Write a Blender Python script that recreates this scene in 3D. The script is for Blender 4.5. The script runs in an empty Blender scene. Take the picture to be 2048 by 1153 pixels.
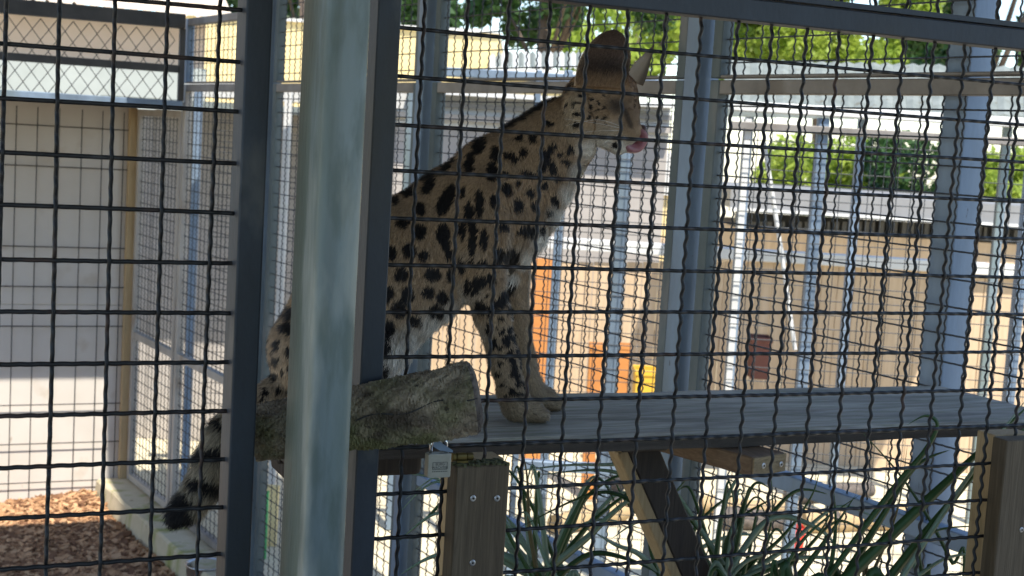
import bpy, bmesh, math, random
import numpy as np
from mathutils import Vector, Matrix
random.seed(7); rng = np.random.default_rng(11)
scn = bpy.context.scene
COL = scn.collection

# ------------------------------------------------------------------ camera
F = 2800.0                      # focal length in pixels of a 2048 px wide picture
YAW, PITCH, ROLL = 0.4193086, -0.1051663, 0.0596545
CAM = np.array([-0.5285815, -1.4628868, 1.80])
cyw, syw = math.cos(YAW), math.sin(YAW)
FW = np.array([syw*math.cos(PITCH), cyw*math.cos(PITCH), math.sin(PITCH)])
RT0 = np.array([cyw, -syw, 0.0]); UP0 = np.cross(RT0, FW)
RT = math.cos(ROLL)*RT0 + math.sin(ROLL)*UP0
UP = -math.sin(ROLL)*RT0 + math.cos(ROLL)*UP0
HD = np.array([syw, cyw, 0.0])
cam_d = bpy.data.cameras.new('camera')
cam = bpy.data.objects.new('camera', cam_d); COL.objects.link(cam)
cam.matrix_world = Matrix(((RT[0], UP[0], -FW[0], CAM[0]), (RT[1], UP[1], -FW[1], CAM[1]),
                           (RT[2], UP[2], -FW[2], CAM[2]), (0, 0, 0, 1)))
cam_d.sensor_width = 36; cam_d.lens = F/2048*36
cam_d.clip_start = 0.05; cam_d.clip_end = 400
cam_d.dof.use_dof = True; cam_d.dof.focus_distance = 1.72; cam_d.dof.aperture_fstop = 15
scn.camera = cam

# ------------------------------------------------------------------ world, sun, exposure
SUN_EL, SUN_AZ = math.radians(59), math.radians(4)     # sun stands behind the camera
w = bpy.data.worlds.new('World'); scn.world = w; w.use_nodes = True
nt = w.node_tree; nt.nodes.clear()
wo = nt.nodes.new('ShaderNodeOutputWorld'); wb = nt.nodes.new('ShaderNodeBackground')
sk = nt.nodes.new('ShaderNodeTexSky'); sk.sky_type = 'NISHITA'; sk.sun_disc = False
sk.sun_elevation = SUN_EL; sk.sun_rotation = math.pi + SUN_AZ; sk.dust_density = .4; sk.ozone_density = 2.5
wb.inputs['Strength'].default_value = 0.14
nt.links.new(sk.outputs[0], wb.inputs[0]); nt.links.new(wb.outputs[0], wo.inputs[0])
sun_d = bpy.data.lights.new('sun', 'SUN'); sun_d.energy = 3.9; sun_d.angle = math.radians(0.53)
sun_d.color = (1.0, 0.94, 0.84)
sun = bpy.data.objects.new('sun', sun_d); COL.objects.link(sun)
sv = Vector((math.sin(SUN_AZ)*math.cos(SUN_EL), math.cos(SUN_AZ)*math.cos(SUN_EL), -math.sin(SUN_EL)))
sun.rotation_euler = sv.to_track_quat('-Z', 'Y').to_euler(); sun.location = (0, -8, 12)
vs = scn.view_settings; vs.view_transform = 'Standard'; vs.look = 'None'; vs.gamma = 1
vs.exposure = 1.15

# ------------------------------------------------------------------ helpers
def ray(px, py): return FW + (px-1024)/F*RT - (py-576.5)/F*UP
def onY(px, py, Y): d = ray(px, py); return CAM + d*(Y-CAM[1])/d[1]
def onZ(px, py, Z): d = ray(px, py); return CAM + d*(Z-CAM[2])/d[2]
def onD(px, py, D): return CAM + ray(px, py)*D
WN = np.array([1, 0.1355, 0.0])
def onW(px, py, o=0.0):
    d = ray(px, py); return CAM + d*((1.2686+o-CAM@WN)/(d@WN))
def Wx(y, o=0.0): return 1.2686 - 0.1355*y + o
WT = np.array([-0.1355, 1, 0]); WT = WT/np.linalg.norm(WT)
WNN = np.array([1, 0.1355, 0]); WNN = WNN/np.linalg.norm(WNN)

ORG = {}
def link(o, parent=None):
    COL.objects.link(o)
    if parent is not None: o.parent = parent
    return o
def thing(name, label, cat, loc, group=None):
    o = bpy.data.objects.new(name, None); COL.objects.link(o)
    o.location = tuple(map(float, loc)); o.empty_display_size = 0.05
    o['label'] = label; o['category'] = cat
    if group: o['group'] = group
    ORG[o] = np.array(loc, float)
    return o
def tag(o, label, cat, group=None):
    o['label'] = label; o['category'] = cat
    if group: o['group'] = group
    return o
def struct(o): o['kind'] = 'structure'; return o

class MB:
    def __init__(s): s.v = []; s.f = []
    def add(s, vs_, fs):
        b = len(s.v); s.v += [tuple(map(float, q)) for q in vs_]; s.f += [tuple(b+i for i in q) for q in fs]; return s
    def box(s, c, ax, ay, az):
        c, ax, ay, az = map(lambda q: np.array(q, float), (c, ax, ay, az))
        vs_ = [c+i*ax+j*ay+k*az for k in (-1, 1) for j in (-1, 1) for i in (-1, 1)]
        return s.add(vs_, [(0, 2, 3, 1), (4, 5, 7, 6), (0, 1, 5, 4), (2, 6, 7, 3), (0, 4, 6, 2), (1, 3, 7, 5)])
    def abox(s, x0, x1, y0, y1, z0, z1):
        return s.box(((x0+x1)/2, (y0+y1)/2, (z0+z1)/2), ((x1-x0)/2, 0, 0), (0, (y1-y0)/2, 0), (0, 0, (z1-z0)/2))
    def loft(s, rings, cap=True, closed=True):
        n = len(rings[0]); b = len(s.v)
        for r in rings: s.v += [tuple(map(float, q)) for q in r]
        m = n if closed else n-1
        for i in range(len(rings)-1):
            for j in range(m):
                k = (j+1) % n
                s.f.append((b+i*n+j, b+i*n+k, b+(i+1)*n+k, b+(i+1)*n+j))
        if cap and closed:
            s.f.append(tuple(b+j for j in reversed(range(n)))); s.f.append(tuple(b+(len(rings)-1)*n+j for j in range(n)))
        return s
    def tube(s, path, rad, n=8, cap=True):
        P = [np.array(q, float) for q in path]; R = rad if hasattr(rad, '__len__') else [rad]*len(P)
        rings = []; ref = None
        for i, q in enumerate(P):
            t = P[min(i+1, len(P)-1)]-P[max(i-1, 0)]; t = t/(np.linalg.norm(t)+1e-12)
            if ref is None:
                ref = np.array([0, 0, 1.0]) if abs(t[2]) < .9 else np.array([1.0, 0, 0])
            a = ref-t*(ref@t); a /= np.linalg.norm(a)+1e-12; ref = a; b = np.cross(t, a)
            rings.append([q+R[i]*(math.cos(2*math.pi*k/n)*a+math.sin(2*math.pi*k/n)*b) for k in range(n)])
        return s.loft(rings, cap)
    def mesh(s, name, org=(0, 0, 0)):
        me = bpy.data.meshes.new(name)
        o = np.array(org, float)
        me.from_pydata([tuple(np.array(q)-o) for q in s.v], [], s.f); me.update()
        return me
    def build(s, name, mat, parent=None, smooth=False, bevel=0, org=None, seg=1):
        o_ = ORG[parent] if parent is not None else (np.array(org, float) if org is not None else np.mean(np.array(s.v), 0))
        me = s.mesh(name, o_)
        bm = bmesh.new(); bm.from_mesh(me); bmesh.ops.recalc_face_normals(bm, faces=bm.faces); bm.to_mesh(me); bm.free()
        if mat: me.materials.append(mat)
        if smooth: me.polygons.foreach_set('use_smooth', [True]*len(me.polygons))
        ob = bpy.data.objects.new(name, me); COL.objects.link(ob)
        if parent is not None: ob.parent = parent
        else: ob.location = tuple(map(float, o_))
        ORG[ob] = np.array(o_, float)
        if bevel:
            md = ob.modifiers.new('bevel', 'BEVEL'); md.width = bevel; md.segments = seg; md.limit_method = 'ANGLE'
        return ob

# ------------------------------------------------------------------ materials
def ramp(N, stops):
    r = N.new('ShaderNodeValToRGB'); e = r.color_ramp.elements
    while len(e) > 1: e.remove(e[-1])
    e[0].position = stops[0][0]; e[0].color = (*stops[0][1], 1)
    for p, c in stops[1:]:
        q = e.new(p); q.color = (*c, 1)
    return r
def material(name, stops, scale=8, stretch=(1, 1, 1), detail=6, rough=.6, metal=0, bump=.0, bscale=60, spots=None,
             rrange=None, spec=.5, dist=0.0, bdist=.002, sss=0):
    m = bpy.data.materials.new(name); m.use_nodes = True; N = m.node_tree.nodes; L = m.node_tree.links
    b = N['Principled BSDF']; b.inputs['Roughness'].default_value = rough; b.inputs['Metallic'].default_value = metal
    b.inputs['Specular IOR Level'].default_value = spec
    tc = N.new('ShaderNodeTexCoord'); mp = N.new('ShaderNodeMapping'); mp.inputs['Scale'].default_value = stretch
    L.new(tc.outputs['Object'], mp.inputs['Vector'])
    oi = N.new('ShaderNodeObjectInfo'); ad = N.new('ShaderNodeVectorMath'); ad.operation = 'ADD'
    sc = N.new('ShaderNodeVectorMath'); sc.operation = 'SCALE'; sc.inputs['Scale'].default_value = 37.0
    cb = N.new('ShaderNodeCombineXYZ'); L.new(oi.outputs['Random'], cb.inputs[0]); L.new(oi.outputs['Random'], cb.inputs[2])
    L.new(cb.outputs[0], sc.inputs[0]); L.new(mp.outputs[0], ad.inputs[0]); L.new(sc.outputs[0], ad.inputs[1])
    n = N.new('ShaderNodeTexNoise'); n.inputs['Scale'].default_value = scale; n.inputs['Detail'].default_value = detail
    n.inputs['Roughness'].default_value = .62; n.inputs['Distortion'].default_value = dist
    L.new(ad.outputs[0], n.inputs['Vector'])
    r = ramp(N, stops); L.new(n.outputs['Fac'], r.inputs[0]); col = r.outputs[0]
    for sp in (spots or []):
        n2 = N.new('ShaderNodeTexNoise'); n2.inputs['Scale'].default_value = sp['scale']; n2.inputs['Detail'].default_value = sp.get('detail', 5)
        mp2 = N.new('ShaderNodeMapping'); mp2.inputs['Scale'].default_value = sp.get('stretch', (1, 1, 1)); mp2.inputs['Location'].default_value = sp.get('loc', (3, 1, 2))
        L.new(ad.outputs[0] if not sp.get('raw') else tc.outputs['Object'], mp2.inputs['Vector']); L.new(mp2.outputs[0], n2.inputs['Vector'])
        r2 = ramp(N, [(sp['lo'], (0, 0, 0)), (sp['hi'], (1, 1, 1))]); L.new(n2.outputs['Fac'], r2.inputs[0])
        mx = N.new('ShaderNodeMix'); mx.data_type = 'RGBA'
        mu = N.new('ShaderNodeMath'); mu.operation = 'MULTIPLY'; mu.inputs[1].default_value = sp.get('amt', 1)
        L.new(r2.outputs[0], mu.inputs[0]); L.new(mu.outputs[0], mx.inputs[0])
        L.new(col, mx.inputs[6]); mx.inputs[7].default_value = (*sp['col'], 1); col = mx.outputs[2]
    L.new(col, b.inputs['Base Color'])
    if rrange:
        mr = N.new('ShaderNodeMapRange'); mr.inputs[3].default_value, mr.inputs[4].default_value = rrange
        L.new(n.outputs['Fac'], mr.inputs[0]); L.new(mr.outputs[0], b.inputs['Roughness'])
    if bump:
        nb = N.new('ShaderNodeTexNoise'); nb.inputs['Scale'].default_value = bscale; nb.inputs['Detail'].default_value = 5
        L.new(ad.outputs[0], nb.inputs['Vector'])
        bp = N.new('ShaderNodeBump'); bp.inputs['Strength'].default_value = bump; bp.inputs['Distance'].default_value = bdist
        L.new(nb.outputs['Fac'], bp.inputs['Height']); L.new(bp.outputs[0], b.inputs['Normal'])
    if sss: b.inputs['Subsurface Weight'].default_value = sss
    return m
def g(v, t=(1, 1, 1)): return (v*t[0], v*t[1], v*t[2])
M = {}
COOL = (.72, .97, 1.30)  # steel's slight blue, deepened to put skylight into the base colour
M['zinc'] = material('galvanised_steel', [(.3, g(.17, COOL)), (.55, g(.25, COOL)), (.75, g(.32, COOL))], 9, (1, 1, .35), rough=.5, metal=.35, bump=.25, bscale=140,
    spots=[dict(scale=4, stretch=(1, 1, .25), lo=.52, hi=.68, col=(.16, .19, .15), amt=.7), dict(scale=90, lo=.70, hi=.74, col=(.05, .05, .045), amt=.7)], rrange=(.4, .65))
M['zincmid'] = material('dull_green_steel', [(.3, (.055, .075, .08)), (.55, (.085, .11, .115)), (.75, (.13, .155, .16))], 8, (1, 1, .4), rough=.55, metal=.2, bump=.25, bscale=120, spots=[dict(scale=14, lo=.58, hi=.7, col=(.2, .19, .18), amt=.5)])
M['paleframe'] = material('pale_beige_frame', [(.3, (.30, .275, .24)), (.6, (.40, .37, .33)), (.8, (.48, .45, .41))], 8, (1, 1, .4), rough=.55, metal=.1, spots=[dict(scale=12, lo=.6, hi=.7, col=(.22, .15, .09), amt=.6)])
M['zincpost'] = material('weathered_post_paint', [(.3, (.105, .145, .155)), (.55, (.15, .20, .21)), (.75, (.215, .27, .28))], 5, (1, 1, .3), rough=.48, metal=.15, bump=.5, bscale=160, bdist=.0015,
    spots=[dict(scale=9, stretch=(1, 1, .3), lo=.46, hi=.62, col=(.10, .135, .095), amt=.8), dict(scale=7, stretch=(1, 1, .4), lo=.58, hi=.70, col=(.38, .40, .37), amt=.7), dict(scale=26, stretch=(1, 1, .08), lo=.6, hi=.72, col=(.09, .11, .10), amt=.6), dict(scale=45, stretch=(1, 1, .8), lo=.50, hi=.62, col=(.07, .10, .085), amt=.55), dict(scale=16, stretch=(1, 1, .8), lo=.56, hi=.66, col=(.33, .36, .33), amt=.6), dict(scale=10, stretch=(1, 1, .7), loc=(9, 4, 7), lo=.52, hi=.64, col=(.07, .095, .07), amt=.7),
           dict(scale=60, stretch=(1, 1, .4), lo=.70, hi=.73, col=(.05, .05, .04), amt=.8)], rrange=(.35, .6))
M['zincdark'] = material('dull_dark_steel', [(.3, g(.022, COOL)), (.55, g(.038, COOL)), (.75, g(.06, COOL))], 7, (1, 1, .5), rough=.55, metal=.3, bump=.25, bscale=120,
    spots=[dict(scale=6, lo=.55, hi=.7, col=(.035, .038, .035), amt=.8), dict(scale=11, lo=.62, hi=.72, col=(.2, .2, .18), amt=.35)], rrange=(.42, .65))
M['zincbrown'] = material('stained_steel_rail', [(.3, (.16, .145, .13)), (.6, (.24, .22, .20)), (.8, (.32, .31, .30))], 10, rough=.6, metal=.2, bump=.2,
    spots=[dict(scale=7, lo=.55, hi=.7, col=(.13, .10, .07), amt=.5)])
M['wire'] = material('dull_galvanised_wire', [(.3, g(.012, (.95, 1, 1.08))), (.6, g(.022, (.95, 1, 1.08))), (.8, g(.05, (1, 1, 1.05)))], 30, rough=.48, metal=.3, bump=.3, bscale=300, bdist=.0006,
    spots=[dict(scale=12, lo=.58, hi=.7, col=(.09, .045, .03), amt=.5)], rrange=(.38, .6))
M['wireback'] = material('grey_zinc_wire', [(.3, g(.035, (.9, 1, 1.1))), (.6, g(.06, (.9, 1, 1.1))), (.8, g(.12, COOL))], 30, rough=.5, metal=.5)
M['wall'] = material('fibre_cement_board', [(.3, (.54, .49, .43)), (.6, (.60, .55, .49)), (.8, (.64, .59, .53))], 2.2, rough=.75, bump=.1,
    spots=[dict(scale=5, lo=.62, hi=.74, col=(.40, .31, .21), amt=.5), dict(scale=22, stretch=(1, 1, .4), lo=.70, hi=.74, col=(.25, .17, .1), amt=.6)])
M['beam'] = material('dark_painted_timber', [(.3, (.03, .03, .028)), (.7, (.055, .052, .048))], 12, (1, 1, 1), rough=.7)
M['peach'] = material('peach_render', [(.3, (.60, .44, .30)), (.7, (.66, .49, .34))], 6, rough=.85, bump=.2)
M['white'] = material('white_paint', [(.3, (.50, .50, .48)), (.7, (.62, .62, .60))], 5, rough=.6, spots=[dict(scale=9, lo=.6, hi=.75, col=(.5, .5, .44), amt=.5)])
M['yellow'] = material('cream_yellow_render', [(.3, (.66, .52, .25)), (.7, (.72, .58, .30))], 4, rough=.85)
M['tan'] = material('tan_fence_board', [(.25, (.40, .29, .18)), (.55, (.50, .37, .24)), (.8, (.58, .45, .31))], 5, (6, 6, .5), rough=.75)
M['orange'] = material('orange_plastic', [(.3, (.44, .17, .045)), (.7, (.52, .22, .06))], 5, rough=.5)
M['ochre'] = material('ochre_plastic', [(.3, (.62, .36, .03)), (.7, (.70, .42, .05))], 5, rough=.45)
M['brick'] = material('dark_red_plastic', [(.3, (.10, .03, .02)), (.7, (.15, .05, .035))], 8, rough=.6)
M['red'] = material('red_plastic', [(.3, (.55, .03, .02)), (.7, (.62, .05, .03))], 8, rough=.4)
M['green'] = material('green_plastic', [(.3, (.04, .35, .10)), (.7, (.06, .42, .14))], 8, rough=.4)
M['grey'] = material('grey_sheet', [(.3, (.17, .17, .17)), (.7, (.23, .23, .23))], 3, rough=.6)
M['greyroof'] = material('lichened_roof_sheet', [(.3, (.12, .14, .125)), (.6, (.18, .20, .185)), (.8, (.24, .26, .24))], 9, rough=.8, spots=[dict(scale=20, lo=.6, hi=.7, col=(.10, .09, .06), amt=.8)])
M['slate'] = material('dark_lattice_paint', [(.3, (.05, .05, .05)), (.7, (.09, .09, .085))], 6, rough=.6)
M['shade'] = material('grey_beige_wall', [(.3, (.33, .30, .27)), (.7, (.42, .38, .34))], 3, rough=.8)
M['concrete'] = material('mossy_concrete', [(.3, (.42, .36, .24)), (.6, (.52, .45, .31)), (.8, (.58, .51, .37))], 7, rough=.85, bump=.35, bscale=70,
    spots=[dict(scale=7, stretch=(1, 1.2, .25), lo=.54, hi=.66, col=(.20, .22, .03), amt=.85), dict(scale=16, lo=.64, hi=.7, col=(.2, .16, .09), amt=.7)])
M['sand'] = material('pale_sand', [(.3, (.50, .44, .30)), (.6, (.60, .53, .37)), (.8, (.66, .60, .44))], 1.2, rough=.95, bump=.3, bscale=25, bdist=.01,
    spots=[dict(scale=2.2, lo=.6, hi=.7, col=(.33, .26, .16), amt=.7)])
M['soil'] = material('dark_mulch_soil', [(.3, (.09, .05, .03)), (.7, (.2, .11, .06))], 40, rough=.95, bump=.6, bscale=60, bdist=.01)
M['chip'] = material('bark_chip', [(.2, (.16, .075, .035)), (.5, (.34, .18, .085)), (.75, (.5, .30, .16))], 9, rough=.85)
M['plank'] = material('weathered_grey_plank', [(.25, (.09, .078, .062)), (.42, (.24, .222, .185)), (.55, (.37, .345, .295)), (.72, (.56, .53, .46))], 2.6, (1.6, 11, 11), 14, rough=.7, bump=.6, bscale=18, bdist=.004, dist=.6,
    spots=[dict(scale=5, stretch=(1.2, 3, 3), lo=.48, hi=.66, col=(.14, .17, .09), amt=.6), dict(scale=9, stretch=(.6, 14, 14), lo=.58, hi=.7, col=(.45, .44, .41), amt=.7), dict(scale=3.0, stretch=(2, 30, 30), lo=.66, hi=.70, col=(.035, .03, .025), amt=.9),
           dict(scale=2.3, stretch=(1, 3, 3), lo=.64, hi=.74, col=(.22, .15, .11), amt=.6)])
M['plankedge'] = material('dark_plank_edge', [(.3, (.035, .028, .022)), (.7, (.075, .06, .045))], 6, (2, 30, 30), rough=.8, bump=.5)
M['log'] = material('mossy_log_bark', [(.25, (.07, .055, .04)), (.48, (.21, .17, .12)), (.65, (.34, .285, .20)), (.85, (.48, .42, .31))], 34, (.6, 1, 1), 10, rough=.9, bump=1.0, bscale=170, bdist=.004,
    spots=[dict(scale=11, lo=.46, hi=.60, col=(.10, .115, .035), amt=.8, raw=True), dict(scale=16, lo=.60, hi=.68, col=(.04, .028, .02), amt=.8, raw=True, loc=(7, 2, 5)), dict(scale=120, lo=.62, hi=.7, col=(.025, .02, .015), amt=.8)])
M['logend'] = material('cut_log_end', [(.3, (.05, .04, .035)), (.6, (.12, .10, .085)), (.8, (.24, .2, .17))], 40, rough=.9, bump=.8, bscale=120)
def woodmat(name, a, b_, c, **k):
    return material(name, [(.25, a), (.5, b_), (.8, c)], 6, k.pop('st', (26, 26, 1.2)), 7, rough=.72, bump=.35, bscale=14, dist=1.2, **k)
M['timber'] = woodmat('brown_timber', (.045, .029, .014), (.085, .06, .032), (.145, .108, .064))
M['timberlight'] = woodmat('pale_cut_timber', (.28, .19, .09), (.38, .27, .14), (.48, .36, .2))
M['timberx'] = woodmat('brown_timber_beam', (.085, .05, .027), (.15, .095, .052), (.23, .15, .09), st=(26, 2.0, 26))
M['brace'] = woodmat('dark_timber_brace', (.02, .014, .01), (.035, .025, .018), (.06, .045, .03))
M['grain'] = material('end_grain', [(.3, (.17, .12, .06)), (.6, (.30, .22, .12)), (.8, (.40, .31, .18))], 14, (3, 3, 9), rough=.8, bump=.4, dist=2.5)
M['screw'] = material('zinc_screw', [(.3, (.45, .45, .44)), (.7, (.6, .6, .59))], 40, rough=.35, metal=.9)
M['hole'] = material('screw_recess', [(.3, (.02, .02, .02)), (.7, (.04, .04, .04))], 40, rough=.8)
M['brass'] = material('tarnished_brass', [(.3, (.10, .075, .025)), (.7, (.24, .18, .06))], 30, rough=.42, metal=.8)
M['lockbody'] = material('dull_nickel_brass', [(.3, (.30, .30, .26)), (.7, (.38, .38, .33))], 50, rough=.42, metal=.6)
M['chrome'] = material('steel_shackle', [(.3, (.55, .56, .58)), (.7, (.7, .7, .72))], 30, rough=.18, metal=1)
M['ink'] = material('dark_stamp', [(.3, (.05, .05, .045)), (.7, (.08, .08, .07))], 30, rough=.6)
M['steelbowl'] = material('brushed_steel_bowl', [(.3, (.5, .5, .5)), (.7, (.62, .62, .62))], 20, (1, 1, 8), rough=.28, metal=.95)
M['water'] = material('clear_water', [(.3, (.05, .06, .07)), (.7, (.07, .08, .09))], 3, rough=.03, spec=.8)
M['bark'] = material('tree_bark', [(.3, (.05, .035, .025)), (.7, (.13, .095, .07))], 12, (1, 1, .3), rough=.9, bump=.6)
def leafmat(name, a, b_, trans=.5):
    m = material(name, [(.3, a), (.7, b_)], .8, rough=.5)
    N = m.node_tree.nodes; L = m.node_tree.links; b = N['Principled BSDF']
    t = N.new('ShaderNodeBsdfTranslucent'); mx = N.new('ShaderNodeMixShader'); mx.inputs[0].default_value = trans
    src = b.inputs['Base Color'].links[0].from_socket
    L.new(src, t.inputs['Color']); L.new(b.outputs[0], mx.inputs[1]); L.new(t.outputs[0], mx.inputs[2])
    L.new(mx.outputs[0], N['Material Output'].inputs[0]); return m
M['leafdark'] = leafmat('dark_green_leaf', (.025, .07, .018), (.06, .13, .03), .35)
M['leafbright'] = leafmat('yellow_green_leaf', (.22, .34, .04), (.42, .50, .09), .55)
M['blade'] = leafmat('reed_leaf', (.04, .10, .03), (.08, .17, .055), .35)
M['bladelight'] = leafmat('pale_striped_reed_leaf', (.22, .36, .24), (.42, .52, .42), .35)
M['dry'] = leafmat('dry_reed_leaf', (.14, .12, .05), (.22, .18, .08), .3)

# ------------------------------------------------------------------ setting
gm = MB().add([(-60, -60, -.09), (60, -60, -.09), (60, 120, -.09), (-60, 120, -.09)], [(0, 1, 2, 3)])
struct(gm.build('ground', M['sand'], org=(0, 0, -.09)))
M['paving'] = material('grey_bounce_paving', [(.3, (.24, .225, .20)), (.7, (.32, .30, .265))], 6, rough=.9, bump=.4, bscale=60)
struct(MB().add([(-30, -30, -.084), (30, -30, -.084), (30, -.03, -.084), (-30, -.03, -.084)], [(0, 1, 2, 3)]).build('bounce_path', M['paving'], org=(0, -10, -.084)))  # unseen paving added, its grey chosen to temper light bounced off the ground
fl = MB().add([(-3.2, -.02, -.064), (Wx(-.02)-.02, -.02, -.064), (Wx(5.42)-.02, 5.42, -.064), (-3.2, 5.42, -.064)], [(0, 1, 2, 3)])
struct(fl.build('mulch_floor', M['soil'], org=(0, 3, -.064)))
# loose bark chips over the part of the floor that shows
ch = MB()
def chips(n, x0, x1, y0, y1, zb, h):
    for _ in range(n):
        x = random.uniform(x0, x1); y = random.uniform(y0, y1)
        if x > Wx(y)-.17: continue
        L_ = random.uniform(.010, .030); W_ = L_*random.uniform(.3, .6); T_ = random.uniform(.002, .005)
        rot = Matrix.Rotation(random.uniform(0, 6.28), 3, 'Z') @ Matrix.Rotation(random.uniform(-.6, .6), 3, 'X') @ Matrix.Rotation(random.uniform(-.5, .5), 3, 'Y')
        a, b_, c = (np.array(rot @ Vector(q)) for q in ((L_, 0, 0), (0, W_, 0), (0, 0, T_)))
        mound = .035*math.exp(-((x-.35)**2/.05+(y-5.35)**2/.05))
        z = zb+mound+random.uniform(0, h)
        c0 = np.array((x, y, z)); k = random.uniform(.4, .8)
        ch.add([c0-a-b_-c, c0+a*k-b_-c, c0+a+b_*k-c, c0-a*k+b_-c, c0-a-b_+c, c0+a*k-b_+c, c0+a+b_*k+c, c0-a*k+b_+c],
               [(0, 3, 2, 1), (4, 5, 6, 7), (0, 1, 5, 4), (1, 2, 6, 5), (2, 3, 7, 6), (3, 0, 4, 7)])
chips(11000, -.35, .85, 3.7, 5.42, -.062, .022)
co = ch.build('bark_chips', M['chip'], org=(.2, 4.6, -.06)); co['kind'] = 'stuff'
co['label'] = 'loose orange brown bark chips covering the enclosure floor'
# per-chip colour: random per island
nd = M['chip'].node_tree; gi = nd.nodes.new('ShaderNodeNewGeometry')
rp = [n for n in nd.nodes if n.type == 'VALTORGB'][0]; nd.links.new(gi.outputs['Random Per Island'], rp.inputs[0])

# concrete curb under the side wall
cu = MB()
ys = np.linspace(5.40, .2, 40); rings = []
for y in ys:
    b0 = np.array([Wx(y), y, 0]); j = rng.normal(0, .0025, 4)
    rings.append([b0-WNN*(.165+j[0])+np.array([0, 0, -.09]), b0-WNN*(.150+j[1])+np.array([0, 0, .040+j[2]]), b0-WNN*.140+np.array([0, 0, .050+j[2]]),
                  b0+WNN*.05+np.array([0, 0, .05]), b0+WNN*.06+np.array([0, 0, -.09])])
curb = cu.loft(rings).build('concrete_curb', M['concrete'], org=(.8, 2.5, 0))
tag(curb, 'cream concrete curb streaked with yellow green moss under the side wall', 'curb')

# unseen canopy added over the visitors and cage fronts, its edges shaped to cast shade
def roof(name, x0, x1, y0, y1, z, label):
    t = thing(name, label, 'roof', ((x0+x1)/2, (y0+y1)/2, z))
    m = MB(); n = int((x1-x0)/.04); rr = []
    for y in (y0, y1):
        rr.append([(x0+(x1-x0)*i/n, y, z+.008*math.cos(i*math.pi/1.0)) for i in range(n+1)]+[(x1-(x1-x0)*i/n, y, z+.014+.008*math.cos((n-i)*math.pi)) for i in range(n+1)])
    m.loft(rr).build('roof_sheet', M['grey'], t)
    for k in range(3):
        y = y0+.05+(y1-y0-.1)*k/2
        MB().abox(x0+.01, x1-.01, y-.03, y+.03, z-.13, z-.022).build('rafter', M['timber'], t)
    return t
CANZ = 2.66
roof('shade_canopy', -1.8, .36, -5.0, 3.35, CANZ, 'unseen corrugated canopy added to shade the visitor path and cage front')
roof('shade_canopy', .33, 1.30, -5.0, 4.4, CANZ+.04, 'unseen corrugated canopy strip added for shade along the fine mesh side wall')


roof('shade_canopy', -2.6, .36, 4.27, 4.62, CANZ, 'unseen narrow corrugated strip added to shade the chain link transom')
# unseen dark boarded wall added behind the visitors to cut frontal light
tv = thing('blocking_wall', 'unseen dark boarded wall added behind the visitor path to block light', 'wall', (0, -3.6, -.09))
for k in range(56):
    x = -5.4+k*.2; MB().abox(x, x+.19, -3.62, -3.6, -.09, 1.55).build('board', M['timber'], tv)

# ------------------------------------------------------------------ crimped wire
def wire_pts(length, cell, per, amp, phase, jit=0.0, spp=8):
    n = max(8, int(length/cell*per*spp)); s = np.linspace(0, length, n+1)
    d = amp*np.cos(2*math.pi*per*s/cell + phase)
    w1 = np.zeros_like(s); w2 = np.zeros_like(s)
    if jit:
        for k in range(1, 5):
            w1 += rng.normal(0, jit/k)*np.sin(s*(2.3*k)+rng.uniform(0, 6)); w2 += rng.normal(0, jit/k)*np.sin(s*(3.1*k)+rng.uniform(0, 6))
    return s, d+w1, w2
def ring_tube(P, A, B, r, n):
    """tube along points P with fixed frame vectors A, B: returns verts, faces"""
    k = np.arange(n)*2*math.pi/n + .3
    V = P[:, None, :] + r*(np.cos(k)[None, :, None]*A + np.sin(k)[None, :, None]*B)
    m = len(P); V = V.reshape(-1, 3)
    i = np.arange(m-1)[:, None]*n; j = np.arange(n)[None, :]; j2 = (j+1) % n
    Fc = np.stack([i+j, i+j2, i+n+j2, i+n+j], -1).reshape(-1, 4)
    return V, Fc
def fast_mesh(name, V, Fc, mat, smooth=True):
    me = bpy.data.meshes.new(name)
    V = np.asarray(V, np.float32); Fc = np.asarray(Fc, np.int32); k = Fc.shape[1]
    me.vertices.add(len(V)); me.vertices.foreach_set('co', V.ravel())
    me.loops.add(Fc.size); me.loops.foreach_set('vertex_index', Fc.ravel())
    me.polygons.add(len(Fc)); me.polygons.foreach_set('loop_start', np.arange(len(Fc), dtype=np.int32)*k)
    me.polygons.foreach_set('loop_total', np.full(len(Fc), k, np.int32))
    me.update(calc_edges=True); me.validate()
    if smooth: me.polygons.foreach_set('use_smooth', np.ones(len(me.polygons), bool))
    if mat: me.materials.append(mat)
    return me
def add_wire(parent, me, loc):
    o = bpy.data.objects.new('wire', me); COL.objects.link(o); o.parent = parent
    o.location = tuple(map(float, np.array(loc)-ORG[parent])); return o
EX, EY, EZ = np.eye(3)

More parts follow.
